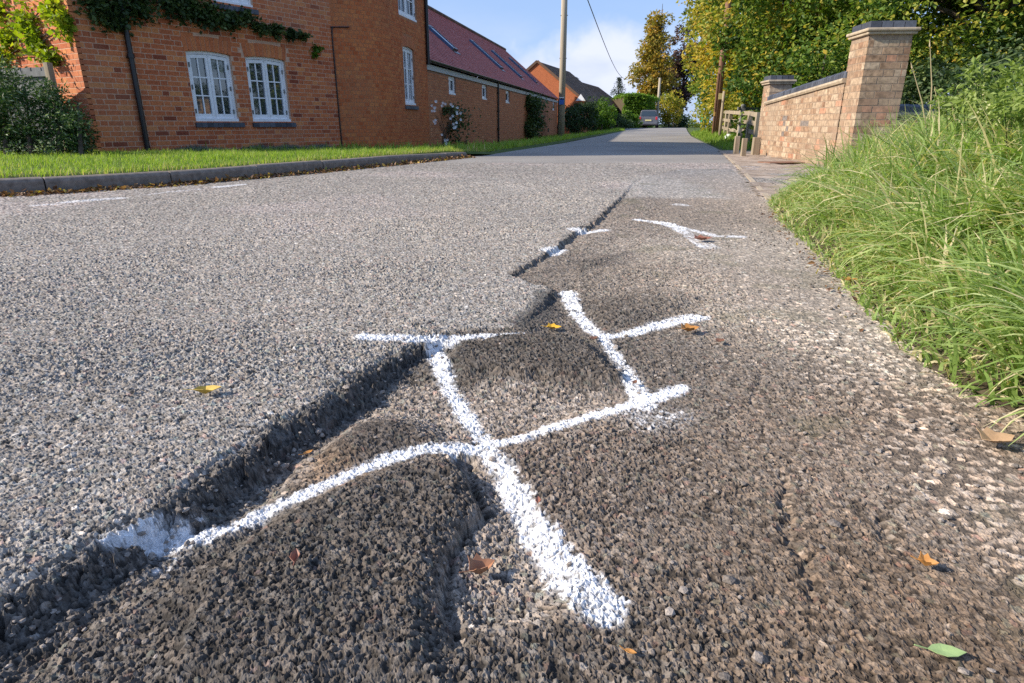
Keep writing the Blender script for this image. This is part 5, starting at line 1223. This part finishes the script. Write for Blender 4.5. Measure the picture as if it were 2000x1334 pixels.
# ---- leaves
def leaf_geo(P, size, rnd, up=.35, asp=.55, out=None):
    """P (n,3); each leaf a folded pointed blade of 4 points, 2 triangles"""
    n = len(P); d = RNG.normal(0, 1, (n, 3)); d[:, 2] = d[:, 2]*.6-.15
    if out is not None: d = d*.8+out
    d /= np.linalg.norm(d, axis=1)[:, None]
    nn = RNG.normal(0, 1, (n, 3)); nn[:, 2] = np.abs(nn[:, 2])+up; s = np.cross(d, nn); s /= np.linalg.norm(s, axis=1)[:, None]+1e-9; u = np.cross(s, d)
    L2 = size[:, None]
    V = np.empty((n, 4, 3)); V[:, 0] = P; V[:, 1] = P+d*L2*.45+s*L2*asp*.5+u*L2*.10; V[:, 2] = P+d*L2-u*L2*.06; V[:, 3] = P+d*L2*.45-s*L2*asp*.5+u*L2*.10
    b = np.arange(n)*4; F = np.concatenate([np.stack([b, b+1, b+2], 1), np.stack([b, b+2, b+3], 1)])
    return V.reshape(-1, 3), F, np.repeat(rnd, 4)
def clumps(c, r, n, seed, shell=.55, flat=0, bottom=-1.0, cone=0):
    g = np.random.default_rng(seed); out = []
    while len(out) < n:
        v = g.normal(0, 1, 3); v /= np.linalg.norm(v); q = g.uniform(shell, 1)**.6
        if v[2] < bottom: continue
        lump = .82+.30*math.sin(v[0]*3.1+seed)*math.cos(v[1]*2.7+seed*2)+.12*math.sin(v[2]*6+seed)
        sc = 1-cone*max(v[2]*q*.5+.5, 0); out.append(np.array(c)+v*q*np.array(r)*lump*np.array([sc, sc, 1]))
    return np.array(out)
def foliage(name, C, rc, nper, size, mt, parent, rnd0=.5, spread=.18, clumpvar=.25, seed=1, centre=None, asp=.55, cut=None):
    g = np.random.default_rng(seed); k = len(C); rr_ = rc*g.uniform(.6, 1.25, k); n = k*nper; ci = np.repeat(np.arange(k), nper)
    v = g.normal(0, 1, (n, 3)); v /= np.linalg.norm(v, axis=1)[:, None]; q = g.uniform(.25, 1, n)**.5; P = C[ci]+v*(q*rr_[ci])[:, None]*np.array([1, 1, .8])
    if cut is not None: ok = cut(P); P = P[ok]; ci = ci[ok]; v = v[ok]; n = len(P)
    cv = g.normal(0, clumpvar, k); r = np.clip(rnd0+cv[ci]*.6+g.normal(0, spread*.6, n), 0, 1)
    V, F, R3 = leaf_geo(P, size*g.uniform(.6, 1.3, n), r, out=v*.5, asp=asp)
    return mesh_np(name, V, F, mt, parent, rnd=R3)
def trunk_of(base, top, r0, C, mt, parent, nb=14, seed=1, zfrac=.4, twigs=0):
    g = random.Random(seed); mb = MB(); b, t = Vector(base), Vector(top); ht = (t-b).length; n = 7; pts = [b.lerp(t, i/(n-1))+Vector((g.uniform(-1, 1), g.uniform(-1, 1), 0))*.02*ht*(i > 0) for i in range(n)]
    mb.tube(pts, [r0*(1.25 if i == 0 else 1-.8*i/(n-1)) for i in range(n)], 10); mb.build('trunk', mt, parent)
    idx_ = g.sample(range(len(C)), min(nb, len(C)))
    for j in idx_:
        e = Vector(C[j]); f = min(max((e.z-b.z)/ht-.22, zfrac*.5), .9); i0 = f*(n-1); a = pts[int(i0)].lerp(pts[min(int(i0)+1, n-1)], i0-int(i0))
        m_ = a.lerp(e, .5)+Vector((g.uniform(-1, 1)*.06*ht*.5, g.uniform(-1, 1)*.03*ht, .03*ht)); q = MB(); rb = r0*.38*(1-f*.5); q.tube([a, m_, e], [rb, rb*.6, rb*.2], 6)
        for _ in range(twigs):
            tpt = e+Vector((g.uniform(-1, 1), g.uniform(-1, 1), g.uniform(.1, 1)))*.07*ht; q.tube([m_.lerp(e, g.random()), tpt], [rb*.3, rb*.08], 4)
        q.build('limb', mt, parent)
ST_G = [(0, (.05, .10, .018)), (.35, (.11, .19, .028)), (.65, (.23, .29, .04)), (.85, (.40, .36, .05)), (1, (.52, .35, .05))]
ST_Y = [(0, (.08, .13, .02)), (.35, (.24, .26, .035)), (.65, (.44, .38, .05)), (1, (.58, .38, .06))]
ST_O = [(0, (.10, .11, .03)), (.4, (.24, .21, .04)), (.7, (.38, .28, .045)), (1, (.46, .27, .05))]
ST_P = [(0, (.05, .035, .045)), (.5, (.11, .065, .07)), (.85, (.15, .085, .06)), (1, (.22, .12, .05))]
ST_D = [(0, (.012, .03, .010)), (.5, (.030, .060, .018)), (.9, (.07, .11, .03)), (1, (.16, .2, .07))]
ST_B = [(0, (.05, .11, .008)), (.5, (.12, .22, .015)), (1, (.22, .33, .03))]
ST_V = [(0, (.06, .10, .01)), (.4, (.16, .24, .015)), (.75, (.30, .36, .02)), (1, (.40, .34, .03))]
ST_C = [(0, (.012, .03, .022)), (.5, (.028, .058, .042)), (1, (.06, .10, .07))]
ML = {k: leafmat('leaf_'+k, s_, tr) for k, s_, tr in (('green', ST_G, .35), ('yellow', ST_Y, .4), ('olive', ST_O, .35), ('purple', ST_P, .25), ('dark', ST_D, .2), ('bright', ST_B, .3), ('vine', ST_V, .45), ('conifer', ST_C, .1))}
def tree(name, label, cpx, D, rx, rz, ml, ncl, nper, size, rc, rnd0, seed, trunk_r=.22, ry=None, cat='tree', grp=None, base_px=None, shell=.45, limbs=14, cv=.3, bottom=-1.0, asp=.6, twigs=0, cone=0):
    c = AT(cpx[0], cpx[1], D); bx = c.x if base_px is None else AT(base_px, 240, D).x; z0 = ground_at(bx, D)-.05; e = empty(name, (bx, D, z0)); tag(e, label, cat, grp)
    C = clumps(c, (rx, ry or rx, rz), ncl, seed, shell, bottom=bottom, cone=cone); C = C[C[:, 2] > z0+.15]
    foliage('crown', C, rc, nper, size, ML[ml], e, rnd0, .3, cv, seed, asp=asp)
    trunk_of((bx, D, z0), (c.x, D, c.z+rz*.6), trunk_r, C, M_bark, e, limbs, seed, twigs=twigs)
    return e
tree('sycamore_tree', 'large yellow green tree overhanging the lane above the brown pole', (1490, 40), 26, 2.9, 4.6, 'yellow', 230, 190, .165, .75, .46, 101, .3, limbs=22, cv=.35)
tree('sycamore_tree', 'large green and gold tree rising behind the pale brick wall', (1665, 5), 19, 3.5, 3.9, 'green', 250, 210, .145, .62, .48, 102, .3, limbs=18, cv=.4)
tree('oak_tree', 'darkest big tree filling the top right corner behind the tall pier', (1960, 0), 15.5, 3.9, 3.4, 'green', 250, 200, .125, .58, .40, 103, .35, limbs=18, cv=.3)
tree('small_tree', 'small green tree behind the pole and rail fence', (1402, 165), 38, 1.7, 2.2, 'green', 60, 90, .17, .6, .38, 104, .12, limbs=8, bottom=-.9)
tree('small_tree', 'bushy gold tinged tree low behind the rail fence', (1490, 205), 24, 1.6, 1.3, 'yellow', 60, 100, .13, .45, .45, 105, .08, limbs=6, bottom=-.9)
tree('laurel_shrub', 'dark shrub mass behind the middle of the pale wall', (1600, 190), 15.5, 2.0, 1.5, 'green', 90, 110, .11, .45, .30, 106, .06, cat='shrub', limbs=6)
tree('laurel_shrub', 'dark shrub behind the low wall with bits of sky showing', (1840, 205), 13.5, 2.0, 1.1, 'dark', 62, 100, .10, .42, .5, 107, .06, cat='shrub', limbs=6)
tree('laurel_shrub', 'dark shrub at the right edge above the grass bank', (2080, 185), 11, 1.9, 1.3, 'dark', 70, 110, .09, .42, .6, 108, .06, cat='shrub', limbs=6)
tree('poplar_tree', 'tall thin topped golden tree at the end of the lane', (1276, 138), 72, 3.2, 6.2, 'olive', 150, 80, .30, .66, .62, 109, .22, limbs=20, cv=.35, twigs=3, cone=.62)
e_ = bpy.data.objects['poplar_tree']; mb = MB(); c = AT(1288, 95, 72); g_ = random.Random(5)
for i in range(26):
    a = Vector((c.x+g_.uniform(-.25, .25), 72, c.z+g_.uniform(-1.0, 2.2))); l_ = g_.uniform(.6, 1.5)*(1-(a.z-c.z)/6); h_ = g_.uniform(0, 6.28); b = a+Vector((math.cos(h_)*l_*.6, math.sin(h_)*.3, l_)); mb.tube([a, a.lerp(b, .5)+Vector((0, 0, -.1)), b], [.05, .03, .012], 4)
mb.tube([(c.x, 72, c.z-2), (c.x, 72, c.z+4.2)], [.14, .02], 6); mb.build('bare_twigs', M_bark, e_)
C = clumps((c.x, 72, c.z+.6), (1.5, 1.2, 2.0), 26, 33, .2); foliage('thin_crown', C, .32, 26, .2, ML['olive'], e_, .5, .3, .3, 33)
tree('copper_beech', 'purple brown copper beech beside the golden tree', (1338, 145), 76, 2.9, 4.6, 'purple', 130, 90, .30, .68, .5, 110, .30, limbs=18, cv=.4, base_px=1325, twigs=2)
tree('low_bush', 'orange tinged bush at the foot of the golden tree', (1308, 214), 64, 1.3, 1.7, 'yellow', 40, 70, .2, .5, .6, 111, .08, cat='shrub', limbs=5)
tree('low_bush', 'shadowy bush right of the parked car', (1316, 238), 70, 2.0, .9, 'dark', 40, 60, .2, .5, .3, 112, .08, cat='shrub', limbs=4)
tree('dark_laurel', 'dark rounded laurel at the barn end by the tall pole', (1131, 232), 37, 1.0, 1.15, 'dark', 60, 110, .12, .34, .4, 113, .06, cat='shrub', limbs=6, ry=2.0)
tree('privet_bush', 'yellow green topped bush next to the dark laurel', (1176, 228), 43, 1.1, 1.15, 'bright', 50, 100, .13, .34, .3, 114, .06, cat='shrub', limbs=6, ry=2.4)
tree('privet_bush', 'low dark bush between the bungalow and the lane', (1206, 240), 50, 1.0, .75, 'dark', 36, 80, .14, .34, .6, 115, .06, cat='shrub', limbs=4, ry=2.4)
tree('privet_bush', 'small bright bush at the left foot of the clipped hedge', (1232, 238), 56, .8, .8, 'bright', 24, 80, .16, .32, .5, 116, .06, cat='shrub', limbs=4)
tree('distant_tree', 'pale low tree on the crest under the copper beech', (1352, 246), 95, 1.6, .9, 'green', 22, 50, .25, .5, .4, 117, .08, limbs=4)
# clipped hedge: a box of leaves
hA = AT(1216, 250, 60); hB = AT(1292, 250, 70); ht = AT(1250, 186, 61).z; hz0 = float(zroad(60)); HE = empty('clipped_hedge', ((hA.x+hB.x)/2, 60, hz0)); tag(HE, 'tall bright green clipped hedge behind the parked car', 'hedge')
g = np.random.default_rng(9); n = 15000; cw = AT(1262, 200, 60).x-hA.x; fce = g.integers(0, 3, n); u_, v_ = g.random(n), g.random(n); jt = lambda: g.normal(0, .07, n)
px_ = np.where(fce == 0, hA.x+u_*cw, np.where(fce == 1, hA.x+cw+u_*2.6, hA.x+u_*(cw+1.2))); py_ = np.where(fce == 0, 60+0*u_, np.where(fce == 1, 60+u_*9, 60+v_*7)); pz_ = np.where(fce == 2, ht+0*u_, hz0+v_*(ht-hz0))
px_ += jt(); py_ += jt(); pz_ = pz_+jt()*1.2-.5*np.clip(np.abs((px_-hA.x)/cw-.45)-.35, 0, 1)**1.2*(pz_ > ht-.8)
V, F, R3 = leaf_geo(np.stack([px_, py_, pz_], 1), .2*g.uniform(.6, 1.2, n), np.clip(g.normal(.5, .2, n), 0, 1)); mesh_np('foliage', V, F, ML['bright'], HE, rnd=R3)
mb = MB(); mb.add([(hA.x+.1, 60.1, hz0), (hA.x+cw-.05, 60.1, hz0), (hA.x+cw+2.4, 69, hz0), (hA.x+.1, 69, hz0), (hA.x+.1, 60.1, ht-.15), (hA.x+cw-.05, 60.1, ht-.15), (hA.x+cw+2.4, 69, ht-.15), (hA.x+.1, 69, ht-.15)], [(0, 3, 2, 1), (4, 5, 6, 7), (0, 1, 5, 4), (1, 2, 6, 5), (2, 3, 7, 6), (3, 0, 4, 7)]); mb.build('inner_branches', M_soil, HE)
# conifers
def conifer(label, px, top, D, w, seed):
    b = AT(px, 240, D); t = AT(px, top, D); z0 = ground_at(b.x, D); e = empty('conifer_tree', (b.x, D, z0)); tag(e, label, 'tree', 'dark conifers on the skyline'); g = random.Random(seed); mb = MB(); mb.tube([(b.x, D, z0), (b.x, D, t.z)], [.2, .02], 8); mb.build('trunk', M_bark, e); C = []
    nn = 17
    for i in range(nn):
        f = i/nn; z_ = t.z-(t.z-z0)*(f*.82+.02); r_ = w*(f**.8)+.08
        for k_ in range(int(4+f*7)):
            a = g.uniform(0, 6.28)
            for q in (.35, .7, 1.0): C.append((b.x+math.cos(a)*r_*q, D+math.sin(a)*r_*q, z_-.28*r_*q+g.uniform(-.05, .05)))
    foliage('needles', np.array(C), .20, 16, .17, ML['conifer'], e, .5, .3, .25, seed, asp=.3)
conifer('dark spiky conifer standing alone above the bungalow roof', 1205, 152, 74, 1.9, 1)
conifer('small dark conifer tip behind the brown roof', 1123, 152, 82, 1.5, 2)

# ---- climbers and shrubs on the left buildings
def wall_plant(name, label, path, spots, n, size, ml, rnd0, seed, cat='climber', out=.12, stems=True, spread=.16):
    e0 = path.hit(*spots[0][:2]); e = empty(name, P3(path, e0[0], e0[1], .1)); tag(e, label, cat); g = np.random.default_rng(seed); P = []
    tot = sum(s_[2] for s_ in spots)
    pts = []
    for (px, py, wt, rad_) in spots:
        s_, z_ = path.hit(px, py); pts.append((s_, z_)); m = int(n*wt/tot); a = g.normal(0, rad_*.6, m); b = g.normal(0, rad_*.45, m); o_ = np.abs(g.normal(0, out, m))+.06
        for i in range(m):
            q = P3(path, min(max(s_+a[i], 0), path.L), z_+b[i], o_[i]) ; P.append((q.x, q.y, q.z))
    P = np.array(P); V, F, R3 = leaf_geo(P, size*g.uniform(.6, 1.3, len(P)), np.clip(rnd0+.35*(fbm(P[:, 0]+P[:, 1], P[:, 2], 3, 2, seed)-.5)*2+g.normal(0, spread, len(P)), 0, 1), asp=.8)
    mesh_np('foliage', V, F, ML[ml], e, rnd=R3)
    if stems and len(pts) > 1:
        mb = MB()
        for a, b in zip(pts[:-1], pts[1:]):
            mb.tube([P3(path, a[0], a[1], .08), P3(path, (a[0]+b[0])/2, (a[1]+b[1])/2+.04, .10), P3(path, b[0], b[1], .08)], .009, 5)
        mb.build('stem', M_bark, e)
    return e
wall_plant('climbing_vine', 'sunlit yellow green vine on the end wall at the far left', side, [(10, 20, 3, .30), (70, 45, 3, .25), (120, 15, 3, .25), (30, 80, 3, .25), (90, 90, 3, .2), (150, 50, 3, .2), (20, 115, 1.6, .2), (120, 112, 1.6, .16), (-40, 40, 3, .3)], 1900, .085, 'vine', .5, 1, out=.10)
wall_plant('climbing_vine', 'dark green vine trailing across the brick above the ground floor windows', front, [(190, 10, 3, .26), (215, 40, 2, .16), (255, 12, 3, .25), (330, 12, 2.5, .22), (365, 20, 3, .2), (400, 30, 3, .18), (440, 42, 2.6, .15), (470, 35, 1.2, .12), (500, 55, 1.6, .11), (530, 60, 1.6, .10), (560, 68, 1.2, .08), (582, 72, .7, .05)], 5200, .075, 'dark', .62, 2, out=.09)
wall_plant('vine_tuft', 'small separate tuft of leaves on the brick right of the vine', front, [(612, 96, 1, .07), (608, 108, .5, .04)], 150, .07, 'bright', .3, 3, out=.05)
wall_plant('wall_climber', 'tall green climber against the barn wall', barn, [(1026, 200, 2, .35), (1040, 205, 2, .5), (1030, 225, 2.5, .6), (1040, 240, 2, .5), (1024, 250, 2, .5), (1030, 268, 1.5, .35)], 2600, .13, 'dark', .68, 4, out=.28)
e = wall_plant('rose_bush', 'leggy rose bush with white blooms at the corner of house and barn', barn, [(862, 215, 2, .18), (878, 225, 2, .3), (870, 250, 2, .2), (885, 240, 1, .35), (868, 280, 1, .2), (890, 275, .8, .35)], 900, .075, 'dark', .6, 5, out=.30)
g_ = random.Random(3); mb = MB()
for i in range(34):
    px, py = g_.choice([(845, 205), (856, 198), (868, 205), (880, 208), (893, 216), (902, 228), (888, 245), (850, 240), (860, 262), (872, 278), (845, 215), (897, 222), (880, 232)]); p = AT(px+g_.uniform(-5, 5), py+g_.uniform(-6, 6), 16.6+g_.uniform(-.3, .2))
    b = MB(); 
    for k_ in range(5):
        a = 2*math.pi*k_/5; b.add([p, p+Vector((math.cos(a)*.035, -.012, math.sin(a)*.035)), p+Vector((math.cos(a+.8)*.035, -.012, math.sin(a+.8)*.035))], [(0, 1, 2)])
    b.build('rose_bloom', M_white, e)
for i in range(9):
    mb = MB(); a = AT(868+g_.uniform(-6, 6), 288, 16.9); b = AT(g_.uniform(842, 902), g_.uniform(200, 235), 16.7); mb.tube([a, a.lerp(b, .5)+Vector((g_.uniform(-.1, .1), 0, 0)), b], [.012, .008, .004], 5); mb.build('stem', M_bark, e)
# the big dark bush at the far left and its neighbour details
BG2 = empty('variegated_bush', (AT(70, 300, 8.2).x, 8.2, ground_at(AT(70, 300, 8.2).x, 8.2))); tag(BG2, 'big dark leafy bush in front of the grey board fence', 'shrub')
C = []; g = np.random.default_rng(8)
for i in range(230):
    px = g.uniform(-120, 165); f = (px+120)/285; top = 128+14*math.sin(px*.05)+48*(px > 52)+max(0, px-120)*1.2; py = top+(300-top)*g.random()**.9
    if px > 150 and py < 200: continue
    p = AT(px, py, 8.0+g.uniform(0, .9)); C.append(p)
foliage('leaves', np.array([tuple(p) for p in C]), .16, 80, .055, leafmat('leaf_variegated', [(0, (.02, .05, .010)), (.45, (.045, .095, .02)), (.78, (.09, .15, .05)), (.92, (.24, .30, .18)), (1, (.38, .43, .28))], .2), BG2, .45, .42, .3, 8, asp=.35)
mb = MB()
for px in (12, 60, 118, 158): a = AT(px, 303, 8.1); b = AT(px-6, 200, 8.4); mb = MB(); mb.tube([a, b], [.03, .012], 6); mb.build('stem', M_bark, BG2)
# grey green lavender clumps at the foot of the wall
M_lav = leafmat('lavender', [(0, (.08, .11, .09)), (1, (.20, .24, .20))], .15)
for i, (px, D, w, lab) in enumerate(((385, 10.7, .55, 'low grey green lavender under the left window'), (505, 11.7, .5, 'low grey green lavender between the windows and the corner'), (565, 12.2, .5, 'middle lavender clump under the right window'), (625, 12.9, .45, 'lavender clump nearest the black cable'))):
    c = AT(px, 297, D); z0 = ground_at(c.x, D); n = 900; P = np.stack([c.x+RNG.normal(0, w*.42, n), D+RNG.normal(0, .12, n), np.full(n, z0)], 1)
    o = blades('lavender_plant', P, RNG.uniform(.06, .13, n)*np.exp(-((P[:, 0]-c.x)/w)**2*1.2)+.02, RNG.uniform(0, 6.28, n), RNG.uniform(0, .6, n), RNG.uniform(0, .8, n), np.full(n, .006), M_lav, RNG.random(n), 2); tag(o, lab, 'plant', 'lavender along the house wall')
# nettles and hanging leaves on the crest of the bank
M_net = leafmat('nettle_leaf', [(0, (.10, .15, .03)), (.5, (.21, .28, .06)), (.9, (.34, .40, .14)), (1, (.55, .55, .3))], .35)
for i, (px, py, D, w, h_, cnt, lab) in enumerate(((1975, 182, 3.2, .12, .07, 28, 'leafy nettles leaning over the right end of the bank'), (1935, 190, 3.5, .09, .05, 12, 'leafy plant in front of the low wall coping'), (2000, 205, 2.6, .14, .06, 16, 'low broad leaves at the right edge of the picture'))):
    c = AT(px, py, D); e = empty('nettle_plant', (c.x, D, c.z-.3)); tag(e, lab, 'plant'); C = np.stack([c.x+RNG.normal(0, w, cnt), D+RNG.normal(0, .12, cnt), c.z+RNG.normal(0, h_, cnt)], 1)
    foliage('leaves', C, .06, 36, .036, M_net, e, .5, .3, .25, 50+i, asp=.5)
    for q in C: mb = MB(); mb.tube([(q[0]+.05, q[1], q[2]-.14), (q[0], q[1], q[2]+.02)], [.002, .001], 5); mb.build('stem', ML['dark'], e)
c0 = AT(1860, 150, 3.3); mb = MB(); pts_ = [AT(2010, 104, 3.2), AT(1985, 104, 3.2), AT(1955, 118, 3.25), AT(1925, 128, 3.3), AT(1895, 124, 3.35)]; mb.tube(pts_, .004, 5); o = mb.build('bramble_stem', ML['dark']); tag(o, 'dark arching bramble stem at the right edge', 'stem')

# ---- fallen leaves
def leaf_outline(kind):
    if kind == 'oval': return [(0, 0), (.18, .16), (.42, .24), (.7, .18), (1, 0), (.7, -.18), (.42, -.24), (.18, -.16)]
    return [(0, 0), (.10, .20), (.12, .36), (.30, .31), (.48, .40), (.62, .24), (.80, .17), (1.0, .03), (.78, -.12), (.62, -.20), (.52, -.38), (.30, -.28), (.12, -.34), (.10, -.16)]
def fallen(px, py, size, rot, colr, label, kind='maple', curl=.25, lift=.006, stem=True):
    gx, gy, _ = G(px, py); z_ = surf(gx, gy)+.004+lift; o_ = leaf_outline(kind); mid = [(t, 0) for t in (.15, .4, .65)]
    vs = []; c, s_ = math.cos(rot), math.sin(rot)
    def V3(a, b): 
        zz_ = abs(b)*curl*1.3+curl*.7*(a-.5)**2*1.6+.05*math.sin(a*9+b*7)*curl; X_ = (a-.5)*size; Y_ = b*size; return (gx+X_*c-Y_*s_, gy+X_*s_+Y_*c, z_+zz_*size)
    n = len(o_); vs = [V3(*q) for q in o_]+[V3(.4, 0)]; mb = MB(); mb.add(vs, [(i, (i+1) % n, n) for i in range(n)])
    m = MATS.get('fallen_%s' % (colr,)) or noisy('fallen_%s' % (colr,), tuple(v*.72 for v in colr), colr, 60, .55, .4, .4, .002)
    o = mb.build('fallen_leaf', m)
    sm_ = o.modifiers.new('thick', 'SOLIDIFY'); sm_.thickness = .0006
    if stem: b2 = MB(); a = Vector(V3(0, 0)); b2.tube([a, a+Vector((-c*size*.35, -s_*size*.35, .003))], .0007*max(1, size/.05), 5); b2.build('leaf_stalk', m, o)
    tag(o, label, 'leaf'); return o
YL, OR, BR, RD, TN, GR = (.62, .42, .06), (.52, .24, .06), (.26, .12, .065), (.32, .13, .08), (.50, .32, .18), (.34, .46, .18)
fallen(408, 777, .052, .25, YL, 'curled yellow leaf alone on the sound tarmac at left', 'oval', .75, .004)
fallen(1082, 637, .040, -.1, (.75, .42, .03), 'bright orange yellow leaf at the end of the thin paint line', 'maple', .5)
fallen(1348, 648, .050, .2, OR, 'crumpled orange leaf under the right arm of the paint mark', 'maple', .6)
fallen(1161, 664, .024, .8, BR, 'small brown leaf where the upper paint lines cross', 'maple', .4)
fallen(942, 1096, .036, .5, (.36, .17, .09), 'crumpled brown leaf in the hollow left of the long stroke', 'maple', 1.0)
fallen(580, 1110, .026, 1.8, RD, 'small reddish torn leaf on the dark hump', 'oval', 1.1)
fallen(1051, 975, .018, 1.5, RD, 'tiny red leaf scrap lying on the white stroke', 'oval', .5)
fallen(1231, 1278, .013, -.4, OR, 'tiny orange leaf scrap near the bottom edge', 'oval', .3)
fallen(1809, 1114, .022, -.4, OR, 'small orange brown leaf on the stony shoulder', 'maple', 1.0)
fallen(1846, 1283, .036, -.15, GR, 'long pale green leaf in the bottom right corner', 'oval', .12)
fallen(1945, 876, .062, .15, TN, 'large tan dead leaf at the foot of the grass', 'maple', .45, .008)
fallen(1662, 554, .050, .1, OR, 'orange leaf at the edge of the grass', 'maple', .4)
fallen(1373, 470, .085, .1, RD, 'red brown leaf beside the far sprayed tail', 'maple', .4)
fallen(1407, 668, .030, .6, BR, 'little brown leaf right of the crumpled orange one', 'maple', .4)
fallen(598, 855, .020, .9, OR, 'small orange leaf in the shadow of the broken edge', 'oval', .4)
fallen(1240, 748, .022, 1.1, BR, 'small brown leaf at the lower end of the right stroke', 'oval', .3)
# litter in the gutter below the kerb: uncountable
n = 4200; s_ = RNG.random(n)*KP.L; n = len(s_); off = np.abs(RNG.normal(0, .055, n))+.008; P = []
for a, o_ in zip(s_, off): q = P3(KP, a, .004, o_+ .015); P.append((q.x, q.y, q.z+RNG.uniform(0, .03)*math.exp(-o_*12)))
M_lit = leafmat('leaf_litter', [(0, (.09, .045, .025)), (.5, (.22, .11, .05)), (.8, (.36, .20, .09)), (.93, (.55, .38, .06)), (1, (.20, .26, .06))], .2)
V, F, R3 = leaf_geo(np.array(P), RNG.uniform(.02, .055, n), RNG.random(n), up=1.2, asp=.7); o = mesh_np('leaf_litter', V, F, M_lit, rnd=R3); tag(o, 'drift of brown leaves in the gutter below the kerb', 'leaves', kind='stuff')
n = 260; xx = RNG.uniform(.9, 2.6, n*6); yy = RNG.uniform(.9, 4.2, n*6); s_ = psd(xx, yy, BANK); k_ = (s_ > -.10) & (s_ < .06); xx, yy = xx[k_][:n], yy[k_][:n]; zz_ = macro(xx, yy)+.006
V, F, R3 = leaf_geo(np.stack([xx, yy, zz_], 1), RNG.uniform(.012, .035, len(xx)), RNG.random(len(xx)), up=1.2, asp=.5); o = mesh_np('leaf_litter', V, F, M_lit, rnd=R3); tag(o, 'bits of dead leaf along the foot of the grass bank', 'leaves', kind='stuff')
# white stone by the fence
g_ = G(1432, 277); mb = MB(); c = Vector((g_[0], g_[1]+.4, .12)); 
for i in range(7):
    a = .3*i; 
mb.tube([c+Vector((0, 0, -.1)), c+Vector((0, 0, .02)), c+Vector((.01, 0, .09))], [.13, .14, .06], 9); o = mb.build('white_stone', M_white); tag(o, 'whitewashed stone in the grass by the post stumps', 'stone')
mb = MB(); g_ = G(1525, 320); mb.box((g_[0], g_[1], g_[2]+.012), .50, .30, .012, hd(80)); o = mb.build('drain_cover', M_polebr); tag(o, 'flat rusty drain cover on the gravel apron', 'drain cover')
